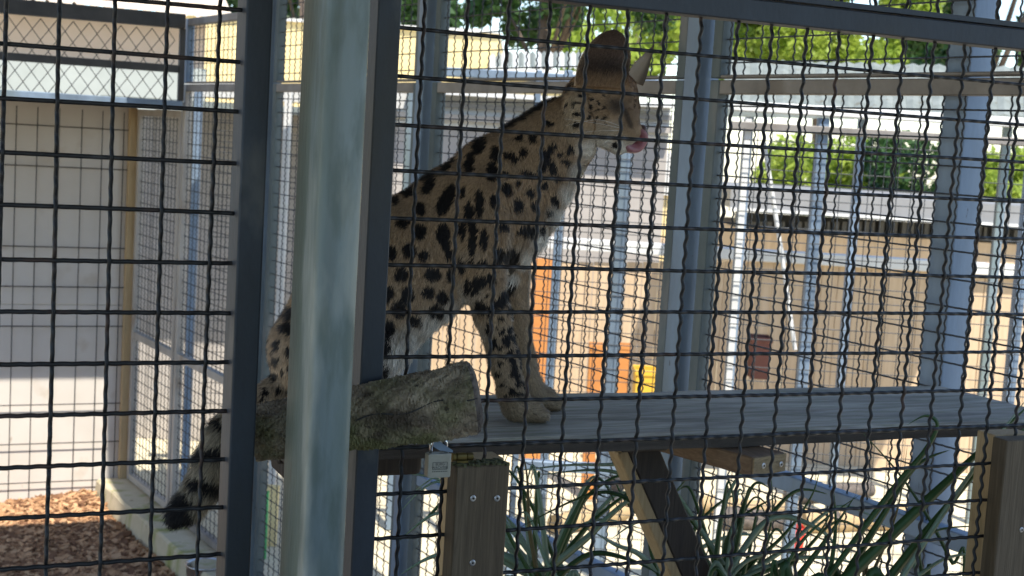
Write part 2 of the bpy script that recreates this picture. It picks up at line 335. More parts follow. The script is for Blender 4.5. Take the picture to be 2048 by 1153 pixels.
# ------------------------------------------------------------------ front panels (wide square mesh)
ROW0 = 1.9136574; CV = 0.0517678; CX = 0.05
def front_panel(t, x0, i0, i1, ysh, z0row, cv, zlo, zhi, xlo, xhi, rad=.0023):
    for i in range(i0, i1+1):
        x = x0+i*CX
        s, d, w2 = wire_pts(zhi-zlo, cv, 2.5, .0020, (math.pi if i % 2 else 0)-2*math.pi*2.5*((zhi-z0row)/cv % 2), .0006)
        z = zhi-s
        P = np.stack([w2, -d, z-zhi], 1)
        V, Fc = ring_tube(P, EX, EY, rad, 6)
        add_wire(t, fast_mesh('wire', V, Fc, M['wire']), (x, ysh, zhi))
    j0 = math.ceil((z0row-zhi)/cv+.12); j1 = int((z0row-zlo)/cv)
    for j in range(j0, j1+1):
        z = z0row-j*cv
        s, d, w2 = wire_pts(xhi-xlo, CX, 2.5, .0012, (math.pi if j % 2 else 0)-2*math.pi*2.5*((x0-xlo)/CX % 2), .0006)
        P = np.stack([s, d, w2], 1)
        V, Fc = ring_tube(P, EY, EZ, rad, 6)
        add_wire(t, fast_mesh('wire', V, Fc, M['wire']), (xlo, ysh, z))

# right front panel
tR = thing('mesh_panel', 'dark wide crimped wire mesh panel in front of the spotted cat', 'mesh panel', (.6, 0, -.06))
front_panel(tR, 0.0, 0, 24, 0, ROW0, CV, .05, 1.962, -.034, 1.235)
MB().abox(-.058, -.0318, -.014, .016, -.06, 1.985).build('frame_stile', M['zincdark'], tR, bevel=.0015)
MB().abox(-.0316, 1.245, -.0165, .016, 1.9585, 1.9845).build('frame_top_rail', M['zincdark'], tR, bevel=.0015)
MB().abox(-.0316, 1.245, -.015, .016, -.055, .052).build('frame_bottom_rail', M['zincdark'], tR, bevel=.0015)
MB().abox(1.2452, 1.268, -.014, .016, -.06, 1.985).build('frame_stile', M['zincdark'], tR, bevel=.0015)
tU = thing('mesh_panel', 'upper crimped wire mesh panel above the long dark top rail', 'mesh panel', (.6, 0, 1.9875))
front_panel(tU, 0.0, 0, 24, 0, ROW0+2*CV+.02, CV, 1.992, 2.44, -.034, 1.235)
MB().abox(-.058, -.0318, -.012, .014, 1.9875, 2.46).build('frame_stile', M['zincdark'], tU, bevel=.0015)
MB().abox(1.2452, 1.268, -.012, .014, 1.9875, 2.46).build('frame_stile', M['zincdark'], tU, bevel=.0015)
MB().abox(-.0316, 1.245, -.012, .014, 2.435, 2.46).build('frame_top_rail', M['zincdark'], tU, bevel=.0015)
MB().abox(-.0316, 1.245, -.012, .014, 1.9875, 1.994).build('frame_bottom_rail', M['zincdark'], tU)
# left front panel (a door leaf)
LY = -.0513; LX0 = -.43545; LZ0 = ROW0-.052; LCV = .0508
tL = thing('mesh_panel', 'dark wide mesh door panel in front of the bark chip floor and cream wall', 'mesh panel', (-.6, LY, -.06))
front_panel(tL, LX0, -14, 4, LY, LZ0, LCV, .05, 2.42, -1.15, -.208)
MB().abox(-.2125, -.1862, -.073, -.030, -.06, 2.46).build('frame_stile', M['zincdark'], tL, bevel=.002, seg=2)
MB().abox(-1.18, -1.15, -.073, -.030, -.06, 2.46).build('frame_stile', M['zincdark'], tL, bevel=.002)
MB().abox(-1.1498, -.2127, -.070, -.033, 2.42, 2.45).build('frame_top_rail', M['zincdark'], tL, bevel=.002)
MB().abox(-1.1498, -.2127, -.070, -.033, -.055, .05).build('frame_bottom_rail', M['zincdark'], tL, bevel=.002)

# steel post between them
def rounded_rect(x0, x1, y0, y1, r, n=4):
    pts = []
    for cx, cy, a0 in ((x1-r, y1-r, 0), (x0+r, y1-r, 90), (x0+r, y0+r, 180), (x1-r, y0+r, 270)):
        for k in range(n+1):
            a = math.radians(a0+90*k/n); pts.append((cx+r*math.cos(a), cy+r*math.sin(a)))
    return pts
rr = rounded_rect(-.1585, -.1155, -.174, -.078, .010, 5); m = MB(); rings = []
for z in np.linspace(-.09, 2.6, 60):
    rings.append([(x+rng.normal(0, .0001), y, z) for x, y in rr])
po = m.loft(rings).build('steel_post', M['zincpost'], smooth=True, org=(-.137, -.126, -.09))
po.modifiers.new('split', 'EDGE_SPLIT').split_angle = math.radians(50)
tag(po, 'thick upright grey green steel post with rounded corners crossing the cat', 'post')

# ------------------------------------------------------------------ side wall of fine mesh
POSTS = [3.74, 2.50, 1.23, float(onW(1925, 400, .062)[1])]
def wbox(mb, y0, y1, z0, z1, d0, d1):
    """box along the side wall from y0 to y1, from depth d0 to d1 across it"""
    L_ = (y1-y0)/WT[1]; c = np.array([Wx((y0+y1)/2), (y0+y1)/2, (z0+z1)/2])+WNN*(d0+d1)/2
    return mb.box(c, WT*L_/2, WNN*(d1-d0)/2, EZ*(z1-z0)/2)
def side_panel(y0, y1, z0, z1, mids, label, group=None, mat='zinc', rail='zinc', fw_=.030, wires=True, lowrail=None):
    lowrail = fw_ if lowrail is None else lowrail
    c = np.array([Wx((y0+y1)/2), (y0+y1)/2, z0])
    t = thing('fine_mesh_panel', label, 'mesh panel', c, group)
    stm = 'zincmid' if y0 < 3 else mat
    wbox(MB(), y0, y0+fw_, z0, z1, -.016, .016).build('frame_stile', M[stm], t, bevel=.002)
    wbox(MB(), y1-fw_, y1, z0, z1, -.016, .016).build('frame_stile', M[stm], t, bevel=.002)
    wbox(MB(), y0+fw_+.0003, y1-fw_-.0003, z1-fw_, z1, -.015, .015).build('frame_rail', M[rail], t, bevel=.002)
    wbox(MB(), y0+fw_+.0003, y1-fw_-.0003, z0, z0+lowrail, -.015, .015).build('frame_rail', M[rail], t, bevel=.002)
    for zm in mids: wbox(MB(), y0+fw_+.0003, y1-fw_-.0003, zm-.017, zm+.017, -.015, .015).build('frame_rail', M[mat], t, bevel=.002)
    if not wires: return t
    H = z1-z0-.015-min(.015, lowrail/2); Ln = (y1-y0-.03)/WT[1]; c_ = .05
    vm = []; hm = []
    for ph in (0, math.pi):
        s, d, _ = wire_pts(H, c_, 2.5, .0021, ph, 0, 5)
        V, Fc = ring_tube(np.outer(d, WNN)+np.outer(s, EZ), WNN, WT, .0020, 5); vm.append(fast_mesh('wire', V, Fc, M['wireback']))
        s, d, _ = wire_pts(Ln, c_, 2.5, -.0011, ph, 0, 5)
        V, Fc = ring_tube(np.outer(d, WNN)+np.outer(s, WT), WNN, EZ, .0018, 5); hm.append(fast_mesh('wire', V, Fc, M['wireback']))
    wz = min(.015, lowrail/2); H = z1-z0-.015-wz; base = np.array([Wx(y0+.015), y0+.015, z0+wz])
    k = 0; s = .03
    while s < Ln-.01: add_wire(t, vm[k % 2], base+WT*s); s += c_; k += 1
    k = 0; s = .03
    while s < H-.01: add_wire(t, hm[k % 2], base+EZ*s); s += c_; k += 1
    return t
ZB, ZM, ZT = .055, 1.955, 2.36
side_panel(4.735, 5.37, ZB, 1.84, [.765], 'fine mesh side panel next to the cream back wall', mat='paleframe', rail='paleframe')
side_panel(3.785, 4.715, ZB, ZM, [.765], 'fine mesh door panel above the hanging tail, with a middle rail', mat='paleframe', rail='zincbrown')
side_panel(2.545, 3.695, ZB, ZM, [.765], 'lower fine mesh panel seen behind the cat\'s back and the thick post', rail='zincbrown')
side_panel(1.275, 2.455, ZB, ZM, [.765], 'lower fine mesh panel behind the cat\'s chest and forelegs', rail='zincbrown')
side_panel(.06, 1.185, ZB, ZM, [1.14], 'lower fine mesh panel with a high middle rail behind the leaning timber brace', rail='zincbrown')
side_panel(3.785, 4.715, ZM+.004, 2.235, [], 'short upper fine mesh panel in front of the yellow wall, above the tail', rail='zincbrown', lowrail=.007)
side_panel(2.545, 3.695, ZM+.004, ZT, [], 'upper fine mesh panel partly behind the thick post', rail='zincbrown', lowrail=.007)
side_panel(1.275, 2.455, ZM+.004, ZT, [], 'upper fine mesh panel around the cat\'s ears', rail='zincbrown', lowrail=.007)
side_panel(.06, 1.185, ZM+.004, ZT, [], 'upper fine mesh panel in front of the bright yellow green tree', rail='zincbrown', lowrail=.007)
plab = ['grey tube post of the side wall between the dark door stile and thick post', 'blue grey tube post of the side wall behind the cat\'s back',
        'blue grey tube post of the side wall just ahead of the cat\'s face', 'wide blue grey tube post behind the drooping reed leaf']
for y, lb, hw in zip(POSTS, plab, (.026, .024, .024, .027)):
    m = MB(); c = np.array([Wx(y), y, 0])+(WNN*.062 if y < .6 else 0); rings = []
    rr = rounded_rect(-hw, hw, -.036, .028, .006, 3)
    for z in np.linspace(.05, 2.4, 24): rings.append([c+WT*u_+WNN*v_+EZ*z for u_, v_ in rr])
    o = m.loft(rings).build('tube_post', M['zinc'], smooth=True, org=(c[0], c[1], .05))
    o.modifiers.new('split', 'EDGE_SPLIT').split_angle = math.radians(40)
    tag(o, lb, 'post')

# ------------------------------------------------------------------ back chamber on the left
BW = 5.42
tw = thing('chamber_wall', 'cream board back wall with a sunlit patch low on it', 'wall', (-.6, BW, -.09))
for (x0, x1) in ((-3.2, -1.96), (-1.955, -.715), (-.71, .53)):
    for (z0, z1) in ((-.09, .895), (.899, 1.849)):
        MB().abox(x0, x1, BW, BW+.03, z0, z1).build('wall_board', M['wall'], tw, bevel=.0015)
tg = thing('wire_grid', 'thin wide spaced wire grid fixed over the cream back wall', 'wire grid', (-.6, BW-.02, -.06))
H = 1.88; V, Fc = ring_tube(np.array([[0, 0, 0], [0, 0, .6], [0, 0, 1.2], [0, 0, H]]), EX, EY, .0026, 5); vm = fast_mesh('wire', V, Fc, M['wire'])
V, Fc = ring_tube(np.array([[0, 0, 0], [1, 0, 0], [2, 0, 0], [3.0, 0, 0]]), EY, EZ, .0026, 5); hm = fast_mesh('wire', V, Fc, M['wire'])
for k in range(22): add_wire(tg, vm, (.468-k*.0975+rng.normal(0, .002), BW-.02, -.058))
for k in range(10): add_wire(tg, hm, (-2.5, BW-.0252, .045+k*.188))
cp = MB().abox(.49, .527, BW-.05, BW-.004, -.06, 1.845).build('corner_timber', M['timberlight'], bevel=.003, org=(.51, BW-.03, -.06))
tag(cp, 'upright tan timber in the corner of the cream wall', 'timber')
# slab roof over the chamber
cr = MB().abox(-3.2, .62, 4.682, 5.75, 1.852, 1.878).build('chamber_roof', M['grey'], org=(-1, 5.2, 1.85))
tag(cr, 'thin flat roof sheet over the back chamber behind the chain link', 'roof')
# chain link transom in front of it
YT = 4.655
tt = thing('chain_link_transom', 'dark framed chain link strip above the back chamber', 'chain link', (-.6, YT, 1.846))
MB().abox(-2.6, .598, YT-.02, YT+.02, 1.846, 1.881).build('bottom_rail', M['zinc'], tt, bevel=.002)
MB().abox(-2.6, .5798, YT-.015, YT+.015, 2.0, 2.032).build('middle_rail', M['beam'], tt, bevel=.002)
MB().abox(-2.6, .598, YT-.03, YT+.03, 2.188, 2.248).build('top_beam', M['beam'], tt, bevel=.002)
MB().abox(.580, .603, YT-.018, YT+.018, 1.8815, 2.1875).build('end_post', M['beam'], tt, bevel=.002)
cw, chh = .064, .087
for k in range(52):
    P = []
    for j in range(9):
        z = 1.875+j*chh/2
        if z > 2.2: break
        P.append((.56-cw/2*k-(cw/2)*((j+k) % 2), YT+(.003 if (j+k) % 2 else -.003), z))
    P = np.array(P); m = MB().tube(P, .0019, 4); me = m.mesh('wire', ORG[tt]); me.materials.append(M['wire'])
    o = bpy.data.objects.new('wire', me); COL.objects.link(o); o.parent = tt
# building seen through the chain link
YB = 8.6
tb = thing('rendered_building', 'peach rendered building with a white lower band beyond the chain link', 'building', (-1, YB, -.09))
zt = onY(150, 18, YB)[2]; z1 = onY(150, 120, YB)[2]; xr = onY(410, 100, YB)[0]
MB().abox(-6, xr, YB, YB+2.5, -.09, zt).build('wall', M['peach'], tb)
M['plinth'] = material('pale_plinth_paint', [(.3, (.32, .34, .31)), (.7, (.38, .40, .365))], 4, rough=.7)
MB().abox(-6, xr+.01, YB-.04, YB-.002, -.09, z1).build('plinth', M['plinth'], tb)
rf = MB(); n = 90
for k in range(n):
    x = -6.1+(xr+6.25)*k/n; dx = (xr+6.25)/n
    rf.add([(x, YB-.25, zt-.01), (x+dx*.5, YB-.25, zt+.03), (x+dx, YB-.25, zt-.01), (x+dx, YB+1.2, zt+.75), (x+dx*.5, YB+1.2, zt+.79), (x, YB+1.2, zt+.75)], [(0, 1, 4, 5), (1, 2, 3, 4)])
M['tile'] = material('pale_roof_tile', [(.3, (.50, .40, .30)), (.7, (.62, .54, .44))], 8, rough=.8)
rf.build('roof', M['tile'], tb)

# steel water bowl
bc = onZ(412, 1128, .055)
m = MB(); rings = []
for r_, z_ in ((.066, -.055), (.070, -.03), (.074, .0), (.078, .048), (.082, .053), (.082, .057), (.077, .057), (.073, .045), (.066, -.03), (.001, -.034)):
    rings.append([(bc[0]+r_*math.cos(a), bc[1]+r_*math.sin(a), z_) for a in np.linspace(0, 2*math.pi, 40, endpoint=False)])
tbw = thing('water_bowl', 'round brushed steel water bowl on the bark chips by the curb', 'bowl', (bc[0], bc[1], -.055))
m.loft(rings, cap=True).build('bowl_shell', M['steelbowl'], tbw, smooth=True)
MB().add([(bc[0]+.0715*math.cos(a), bc[1]+.0715*math.sin(a), .034) for a in np.linspace(0, 2*math.pi, 32, endpoint=False)], [tuple(range(32))]).build('water', M['water'], tbw)

# ------------------------------------------------------------------ plank shelf and its timbers
PZ = 1.425
def grid_slab(x0, x1, y0, y1, zt, zb, nx, ny, x1b=None, disp=.0004):
    """slab with a lightly uneven top; x1b = far end of the back edge"""
    x1b = x1 if x1b is None else x1b
    m = MB(); V = []; 
    for j in range(ny+1):
        v = j/ny; y = y0+(y1-y0)*v; xe = x1+(x1b-x1)*v
        for i in range(nx+1):
            x = x0+(xe-x0)*i/nx
            V.append((x, y+(.003*math.sin(x*9)+.002*math.sin(x*31+1) if j in (0, ny) else 0), zt+disp*math.sin(y*160+x*3+math.sin(x*6)*2)*(.5+.5*math.sin(x*5+y*40)) - (.004 if j in (0,) else 0)))
    n = len(V); V += [(q[0], q[1], zb) for q in V]
    Fc = []; S = nx+1
    for j in range(ny):
        for i in range(nx):
            a = j*S+i; Fc.append((a, a+1, a+S+1, a+S)); Fc.append((n+a, n+a+S, n+a+S+1, n+a+1))
    for i in range(nx): Fc.append((i, n+i, n+i+1, i+1)); a = ny*S+i; Fc.append((a, a+1, n+a+1, n+a))
    for j in range(ny): a = j*S; Fc.append((a, a+S, n+a+S, n+a)); a = j*S+nx; Fc.append((a, n+a, n+a+S, a+S))
    return m.add(V, Fc)
tp = thing('plank_shelf', 'long weathered grey plank shelf that the spotted cat sits on', 'shelf', (.5, .26, PZ-.026))
pk = grid_slab(-.10, 1.135, .125, .405, PZ, PZ-.022, 90, 40, 1.115).build('plank', M['plank'], tp)
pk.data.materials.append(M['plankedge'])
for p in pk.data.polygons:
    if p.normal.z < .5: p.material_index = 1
# thin batten under the front edge and one under the left end
MB().abox(-.10, .36, .165, .185, PZ-.032, PZ-.0225).build('under_batten', M['brace'], tp, bevel=.003)
q = onY(830, 920, .2)
MB().abox(-.09, q[0], .17, .24, PZ-.055, PZ-.0225).build('end_batten', M['brace'], tp, bevel=.008, seg=3)
a = onY(1000, 900, .22); MB().abox(.37, .445, .16, .39, PZ-.034, PZ-.0225).build('bearer_block', M['brace'], tp, bevel=.004)
# bearer beam coming towards the mesh, pale end grain with two screws
tB = thing('bearer_beam', 'brown timber bearer beam ending in pale end grain with two screws', 'beam', (.6, .25, 1.34))
e = [onY(1497, 901, .075), onY(1580, 907, .075), onY(1582, 948, .075), onY(1500, 952, .075)]
bk = np.array([-.155, .36, 0.02])
vv = [np.array(q) for q in e]+[np.array(q)+bk for q in e]
# keep it level and square: use mean heights
zt_ = (vv[0][2]+vv[1][2])/2; zb_ = (vv[2][2]+vv[3][2])/2; xl = (vv[0][0]+vv[3][0])/2; xr_ = (vv[1][0]+vv[2][0])/2
zt_ = min(zt_, PZ-.024)
zh = (zt_-zb_)/2
dirb = np.array([-.30, .95, 0]); dirb /= np.linalg.norm(dirb); perp = np.array([dirb[1], -dirb[0], 0])
hw = (xr_-xl)/2*1.06
c0 = np.array([(xl+xr_)/2, .078, (zt_+zb_)/2])
bb = MB().box(c0+dirb*.17, dirb*.17, perp*hw, EZ*zh).build('beam', M['timberx'], tB, bevel=.002)
MB().box(c0-dirb*.0012, dirb*.001, perp*(hw-.001), EZ*(zh-.001)).build('end_grain', M['grain'], tB)
def screw(c, nrm, r, parent):
    nrm = np.array(nrm, float)/np.linalg.norm(nrm)
    s_ = MB().tube([c, c+nrm*.0006, c+nrm*.0012], [r, r, r*.75], 14).build('screw', M['screw'], parent)
    MB().tube([c+nrm*.0011, c+nrm*.0014], [r*.42, r*.42], 6).build('screw_recess', M['hole'], s_)
for px, py in ((1527, 932), (1562, 929)):
    d = ray(px, py); nn = -dirb; t_ = ((c0-dirb*.0022)-CAM)@nn/(d@nn); screw(CAM+d*t_, -dirb, .0040, tB)
# diagonal brace with a pale edge
tD = thing('timber_brace', 'dark diagonal timber brace with a pale edge leaning under the plank', 'brace', (.6, .3, -.06))
yb = .29
top = np.array([onY(1290, 895, yb)[0], yb, PZ-.053]); bot = np.array([onY(1290, 895, yb)[0]+.40, yb, .55]); 
p1 = onY(1288, 900, yb); p2 = onY(1395, 1150, yb); ax = (p2-p1)/np.linalg.norm(p2-p1); ax[1] = 0; ax /= np.linalg.norm(ax)
sd = np.array([ax[2], 0, -ax[0]]); sd = sd if sd[0] < 0 else -sd      # points to the left, up
L_ = 1.4; hb = .0235
cB = p1+ax*(L_/2-.02)
MB().box(cB+EY*.012, ax*L_/2, sd*hb, EY*.012).build('board', M['brace'], tD, bevel=.002)
MB().box(cB+sd*(hb+.0085)+EY*.018, ax*(L_/2-.004), sd*.008, EY*.018).build('pale_edge', M['timberlight'], tD, bevel=.002)

# timber uprights clamped on the front mesh
def upright(name_label, xl, w_, ztop, screws, xi):
    t = thing('timber_upright', name_label, 'timber', (xl+w_/2, -.016, -.08))
    MB().abox(xl, xl+w_, -.032, -.0045, -.08, ztop).build('outer_board', M['timber'], t, bevel=.0015)
    MB().abox(xi, xi+w_, .0045, .040, -.06, ztop-.001).build('inner_board', M['timberlight'], t, bevel=.0015)
    for px, py in screws: screw(onY(px, py, -.0322), (0, -1, 0), .0036, t)
    return t
up1 = upright('short brown timber upright under the padlock with screws in its face', .0546, .0655, 1.431, [(946, 997), (994, 997), (945, 1126)], .0635)
mc = MB(); 
for k in range(130):
    x = random.uniform(.056, .119); y = random.uniform(-.031, -.006); r_ = random.uniform(.0008, .002)
    mc.box((x, y, 1.4315), (r_, 0, 0), (0, r_, 0), (0, 0, random.uniform(.0004, .0022)))
M['moss'] = material('green_moss', [(.3, (.05, .05, .02)), (.7, (.11, .11, .05))], 60, rough=.95)
mo = mc.build('moss', M['moss'], up1); mo['kind'] = 'stuff'
upright('brown timber upright beside the crossing dark reed leaves', .8565, .07, 1.435, [(2043, 1060)], .8733-.004)
# brass hinge
hc = onY(925, 914, -.020); th = thing('brass_hinge', 'tarnished brass hinge knuckle on top of the timber upright', 'hinge', (hc[0], hc[1], 1.432))
for k, (a, b_, r_) in enumerate(((-.0125, -.0085, .0046), (-.008, .004, .0050), (.0045, .0125, .0046))):
    MB().tube([hc+EX*a, hc+EX*b_], r_, 14).build('knuckle', M['brass'], th, bevel=.0006)
MB().abox(hc[0]-.006, hc[0]+.007, hc[1]-.0012, hc[1]+.0012, 1.4325, hc[2]-.003).build('leaf_plate', M['brass'], th)
# padlock hanging on a steel hasp
PY = -.034
tk = thing('padlock', 'small dull padlock with stamped lettering hanging beside the timber upright', 'padlock', onY(880, 956, PY))
q0 = onY(857, 908, PY); q1 = onY(903, 908, PY); q2 = onY(880, 956, PY)
kx0, kx1 = q0[0], q1[0]; kz1 = (q0[2]+q1[2])/2; kz0 = q2[2]
rr = rounded_rect(kx0, kx1, kz0, kz1, .002, 3)
m = MB().loft([[(x, PY-.0005, z) for x, z in rr], [(x, PY+.011, z) for x, z in rr]])
m.build('lock_body', M['lockbody'], tk, bevel=.0008, seg=2)
xm = (kx0+kx1)/2; wd = kx1-kx0; arc = [(xm-wd*.33, kz1-.002), (xm-wd*.33, kz1+.008)]
for k in range(9):
    a = math.pi*(1-k/8); arc.append((xm+wd*.33*math.cos(a), kz1+.008+wd*.33*math.sin(a)))
arc += [(xm+wd*.33, kz1+.008), (xm+wd*.33, kz1-.002)]
MB().tube([(x, PY+.0055, z) for x, z in arc], .0022, 10).build('shackle', M['chrome'], tk, smooth=True)
def text_mesh(body, size, loc, mat, parent, align='CENTER'):
    cu_ = bpy.data.curves.new('lettering', 'FONT'); cu_.body = body; cu_.size = size; cu_.align_x = align; cu_.extrude = .00008
    o = bpy.data.objects.new('lettering', cu_); COL.objects.link(o)
    me = bpy.data.meshes.new_from_object(o.evaluated_get(bpy.context.evaluated_depsgraph_get()))
    COL.objects.unlink(o); bpy.data.objects.remove(o)
    me.transform(Matrix.Translation(Vector(np.array(loc)-ORG[parent])) @ Matrix.Rotation(math.pi/2, 4, 'X'))
    me.materials.clear(); me.materials.append(mat)
    ob = bpy.data.objects.new('lettering', me); COL.objects.link(ob); ob.parent = parent; ORG[ob] = ORG[parent]; return ob
hz = kz1-kz0
fy = PY-.0008
text_mesh('BURG', .0042, (xm+.0005, fy, kz0+hz*.52), M['ink'], tk)
text_mesh('WÄCHTER', .0040, (xm+.0005, fy, kz0+hz*.38), M['ink'], tk)
bx = MB(); bw, b0, b1 = .0088, kz0+hz*.345, kz0+hz*.66
for (xa, xb, za, zb2) in ((-bw, bw, b0, b0+.0005), (-bw, bw, b1-.0005, b1), (-bw, -bw+.0005, b0, b1), (bw-.0005, bw, b0, b1)):
    bx.abox(xm+.0005+xa, xm+.0005+xb, fy-.0001, fy+.0002, za, zb2)
bx.build('stamped_frame', M['ink'], tk)
sb = MB()
for k in range(9):
    x = xm-.0085+k*.0021; sb.abox(x, x+.0013, fy-.0001, fy+.0002, kz0+hz*.25, kz0+hz*.285)
sb.build('stamped_line', M['ink'], tk)
ha = [onY(822, 858, -.012), onY(850, 876, -.024), onY(880, 893, -.031), onY(905, 903, -.036)]
m = MB(); rings = []
for k, q in enumerate(ha):
    hgt = (.0042, .0050, .0048, .0012)[k]
    rings.append([q+EZ*hgt-EY*.0007, q-EZ*hgt-EY*.0007, q-EZ*hgt+EY*.0007, q+EZ*hgt+EY*.0007])
o = m.loft(rings).build('steel_hasp', M['zinc'], org=ha[0]); tag(o, 'narrow pointed steel hasp strap through the padlock shackle', 'hasp')

# ------------------------------------------------------------------ mossy log
la = onY(505, 868, .006); lb = onY(957, 797, -.060)
ax = lb-la; Ll = np.linalg.norm(ax); ax /= Ll
s1 = np.cross(ax, EZ); s1 /= np.linalg.norm(s1); s2 = np.cross(s1, ax)
nr, ns = 190, 130; V = []; 
def lump(a, s):
    return (.0013*math.sin(3*a+9*s)+.0011*math.sin(5*a-21*s)+.0007*math.sin(11*a+47*s+2)+.0006*math.sin(17*a-83*s)+rng.normal(0, .0008))
for i in range(nr+1):
    s = i/nr; r0 = .0285+(.0400-.0285)*s
    e_ = max(0, (s-.965)/.035); r0 *= (1-.30*e_**2.2)
    for k in range(ns):
        a = 2*math.pi*k/ns
        r_ = r0+lump(a, s*Ll*4)
        # worn flat on the underside near the end
        V.append(la+ax*(s*Ll)+r_*(math.cos(a)*s1+math.sin(a)*s2*1.02))
m = MB(); m.loft([V[i*ns:(i+1)*ns] for i in range(nr+1)])
tl = thing('mossy_log', 'rough mossy log end poking out past the thick post', 'log', (la+lb)/2)
lo = m.build('log_trunk', M['log'], tl, smooth=True)
lo.modifiers.new('split', 'EDGE_SPLIT').split_angle = math.radians(35)
lo.data.materials.append(M['logend'])
for p in lo.data.polygons:
    if len(p.vertices) > 6 or (np.array(p.center)+ORG[tl]-la)@ax > Ll*.970: p.material_index = 1
ck = MB(); pts = []
for i in range(30):
    s = .45+.53*i/29; a = math.radians(6+5*math.sin(i*.4)+i*.35); r0 = .0285+.0115*s
    pts.append(la+ax*(s*Ll)+(r0+.0004)*(math.cos(a)*s1+math.sin(a)*s2))
ck.tube(pts, [.0007+.0003*math.sin(i) for i in range(30)], 5).build('crack', M['hole'], tl)

# ------------------------------------------------------------------ yard beyond the side wall
def cbox(mb, px0, py0, px1, py1, D, dep, zb=None):
    a = onD((px0+px1)/2, (py0+py1)/2, D); hw = abs(px1-px0)/2*D/F; zt_ = a[2]+abs(py1-py0)/2*D/F; zl = a[2]-abs(py1-py0)/2*D/F
    if zb is not None: zl = zb
    c = np.array([a[0], a[1], (zt_+zl)/2])+HD*dep/2
    return mb.box(c, RT0*hw, HD*dep/2, EZ*(zt_-zl)/2)
GZ = -.088
# tan board fence with a white cap
DF = 8.6
tf = thing('board_fence', 'tan vertical board fence with a white cap rail across the yard', 'fence', np.append(onD(1600, 700, DF)[:2], GZ))
for k in range(42):
    px = 870+k*32.6; q = onD(px, 650, DF); zt_ = onD(px, 524, DF)[2]
    c = np.array([q[0], q[1], (zt_+GZ)/2])+HD*(.012+random.uniform(0, .006))
    MB().box(c, RT0*(.0475), HD*.010, EZ*(zt_-GZ)/2).build('board', M['tan'], tf)
q = onD(1545, 512, DF-.05); q0 = onD(1075, 512, DF-.05); zc = (onD(1300, 508, DF)[2]+onD(1900, 518, DF)[2])/2
MB().box(np.array([q[0], q[1], onD(1640, 517, DF)[2]]), RT0*2.08, HD*.05, EZ*.035).build('cap_rail', M['white'], tf, bevel=.004)
MB().box(np.array([q[0], q[1], onD(1640, 517, DF)[2]-.55])+HD*.09, RT0*2.06, HD*.02, EZ*.04).build('back_rail', M['tan'], tf)
# low shed with grey roof and dark lattice, behind the fence
DS = 12.5
ts = thing('low_shed', 'low shed with pale grey roof edge and dark lattice above the tan fence', 'shed', np.append(onD(1700, 500, DS)[:2], GZ))
cbox(MB(), 1470, 476, 2140, 520, DS, 2.0, GZ).build('wall', M['tan'], ts)
cbox(MB(), 1460, 398, 2150, 436, DS-.3, 2.8).build('roof_fascia', M['grey'], ts)
cbox(MB(), 1460, 436, 2150, 443, DS-.34, .1).build('white_trim', M['white'], ts)
for k in range(44):
    px = 1474+k*15; cbox(MB(), px, 444, px+(9 if k % 3 else 5), 475, DS+.02, .04).build('lattice_slat', M['slate'], ts)
cbox(MB(), 1470, 444, 2140, 475, DS+.3, .05).build('lattice_back', M['slate'], ts)
# cream house beyond the fence, left part, with white verticals
DH = 11
th = thing('cream_cabin', 'cream cabin wall with pale vertical posts behind the cat\'s throat', 'cabin', np.append(onD(1200, 450, DH)[:2], GZ))
cbox(MB(), 1085, 380, 1345, 520, DH, 1.5, GZ).build('wall', M['yellow'], th)
cbox(MB(), 1075, 300, 1350, 384, DH-.1, 1.7).build('upper_panel', M['white'], th)
for px in (1168, 1190, 1214, 1238): cbox(MB(), px, 290, px+13, 480, DH-.22, .08, GZ).build('post', M['white'] if px != 1190 else M['grey'], th)
cbox(MB(), 1060, 470, 1350, 492, DH-.3, .12).build('ledge', M['tan'], th)
# white shed roofs further left
DW = 9.5
t8 = thing('white_shed', 'white shed with blue grey trim behind the cat\'s nape', 'shed', np.append(onD(1050, 240, DW)[:2], GZ))
cbox(MB(), 770, 198, 1340, 262, DW, 2.0).build('wall', M['white'], t8)
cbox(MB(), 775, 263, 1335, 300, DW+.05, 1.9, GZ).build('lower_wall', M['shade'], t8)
cbox(MB(), 760, 214, 1345, 224, DW-.06, .05).build('trim', M['grey'], t8)
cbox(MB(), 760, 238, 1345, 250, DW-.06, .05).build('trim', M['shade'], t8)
cbox(MB(), 755, 190, 1350, 199, DW-.25, 2.4).build('roof_sheet', M['white'], t8)
# long grey beam with clay tiles, and lichened shelter roof to the right
DB = 7.0
t9 = thing('shelter_roof', 'lichened grey shelter roof under the brown rail ahead of the cat', 'roof', np.append(onD(1700, 200, DB)[:2], 1.5))
for k in range(26):
    px = 1462+k*26
    a = onD(px, 222+.02*(px-1462), DB); b_ = onD(px, 122+.025*(px-1462), DB+.9)
    hw_ = 13.2*DB/F
    MB().add([a-RT0*hw_, a+RT0*0+EZ*.012, a+RT0*hw_, b_+RT0*hw_*1.13, b_+EZ*.012, b_-RT0*hw_*1.13, a-RT0*hw_-EZ*.03, a+RT0*hw_-EZ*.03],
             [(0, 1, 4, 5), (1, 2, 3, 4), (6, 7, 2, 1, 0)]).build('roof_sheet', M['greyroof'], t9)
for px in (1475, 1700, 1990): cbox(MB(), px, 226, px+16, 700, DB+.3, .04, GZ).build('post', M['zinc'], t9)
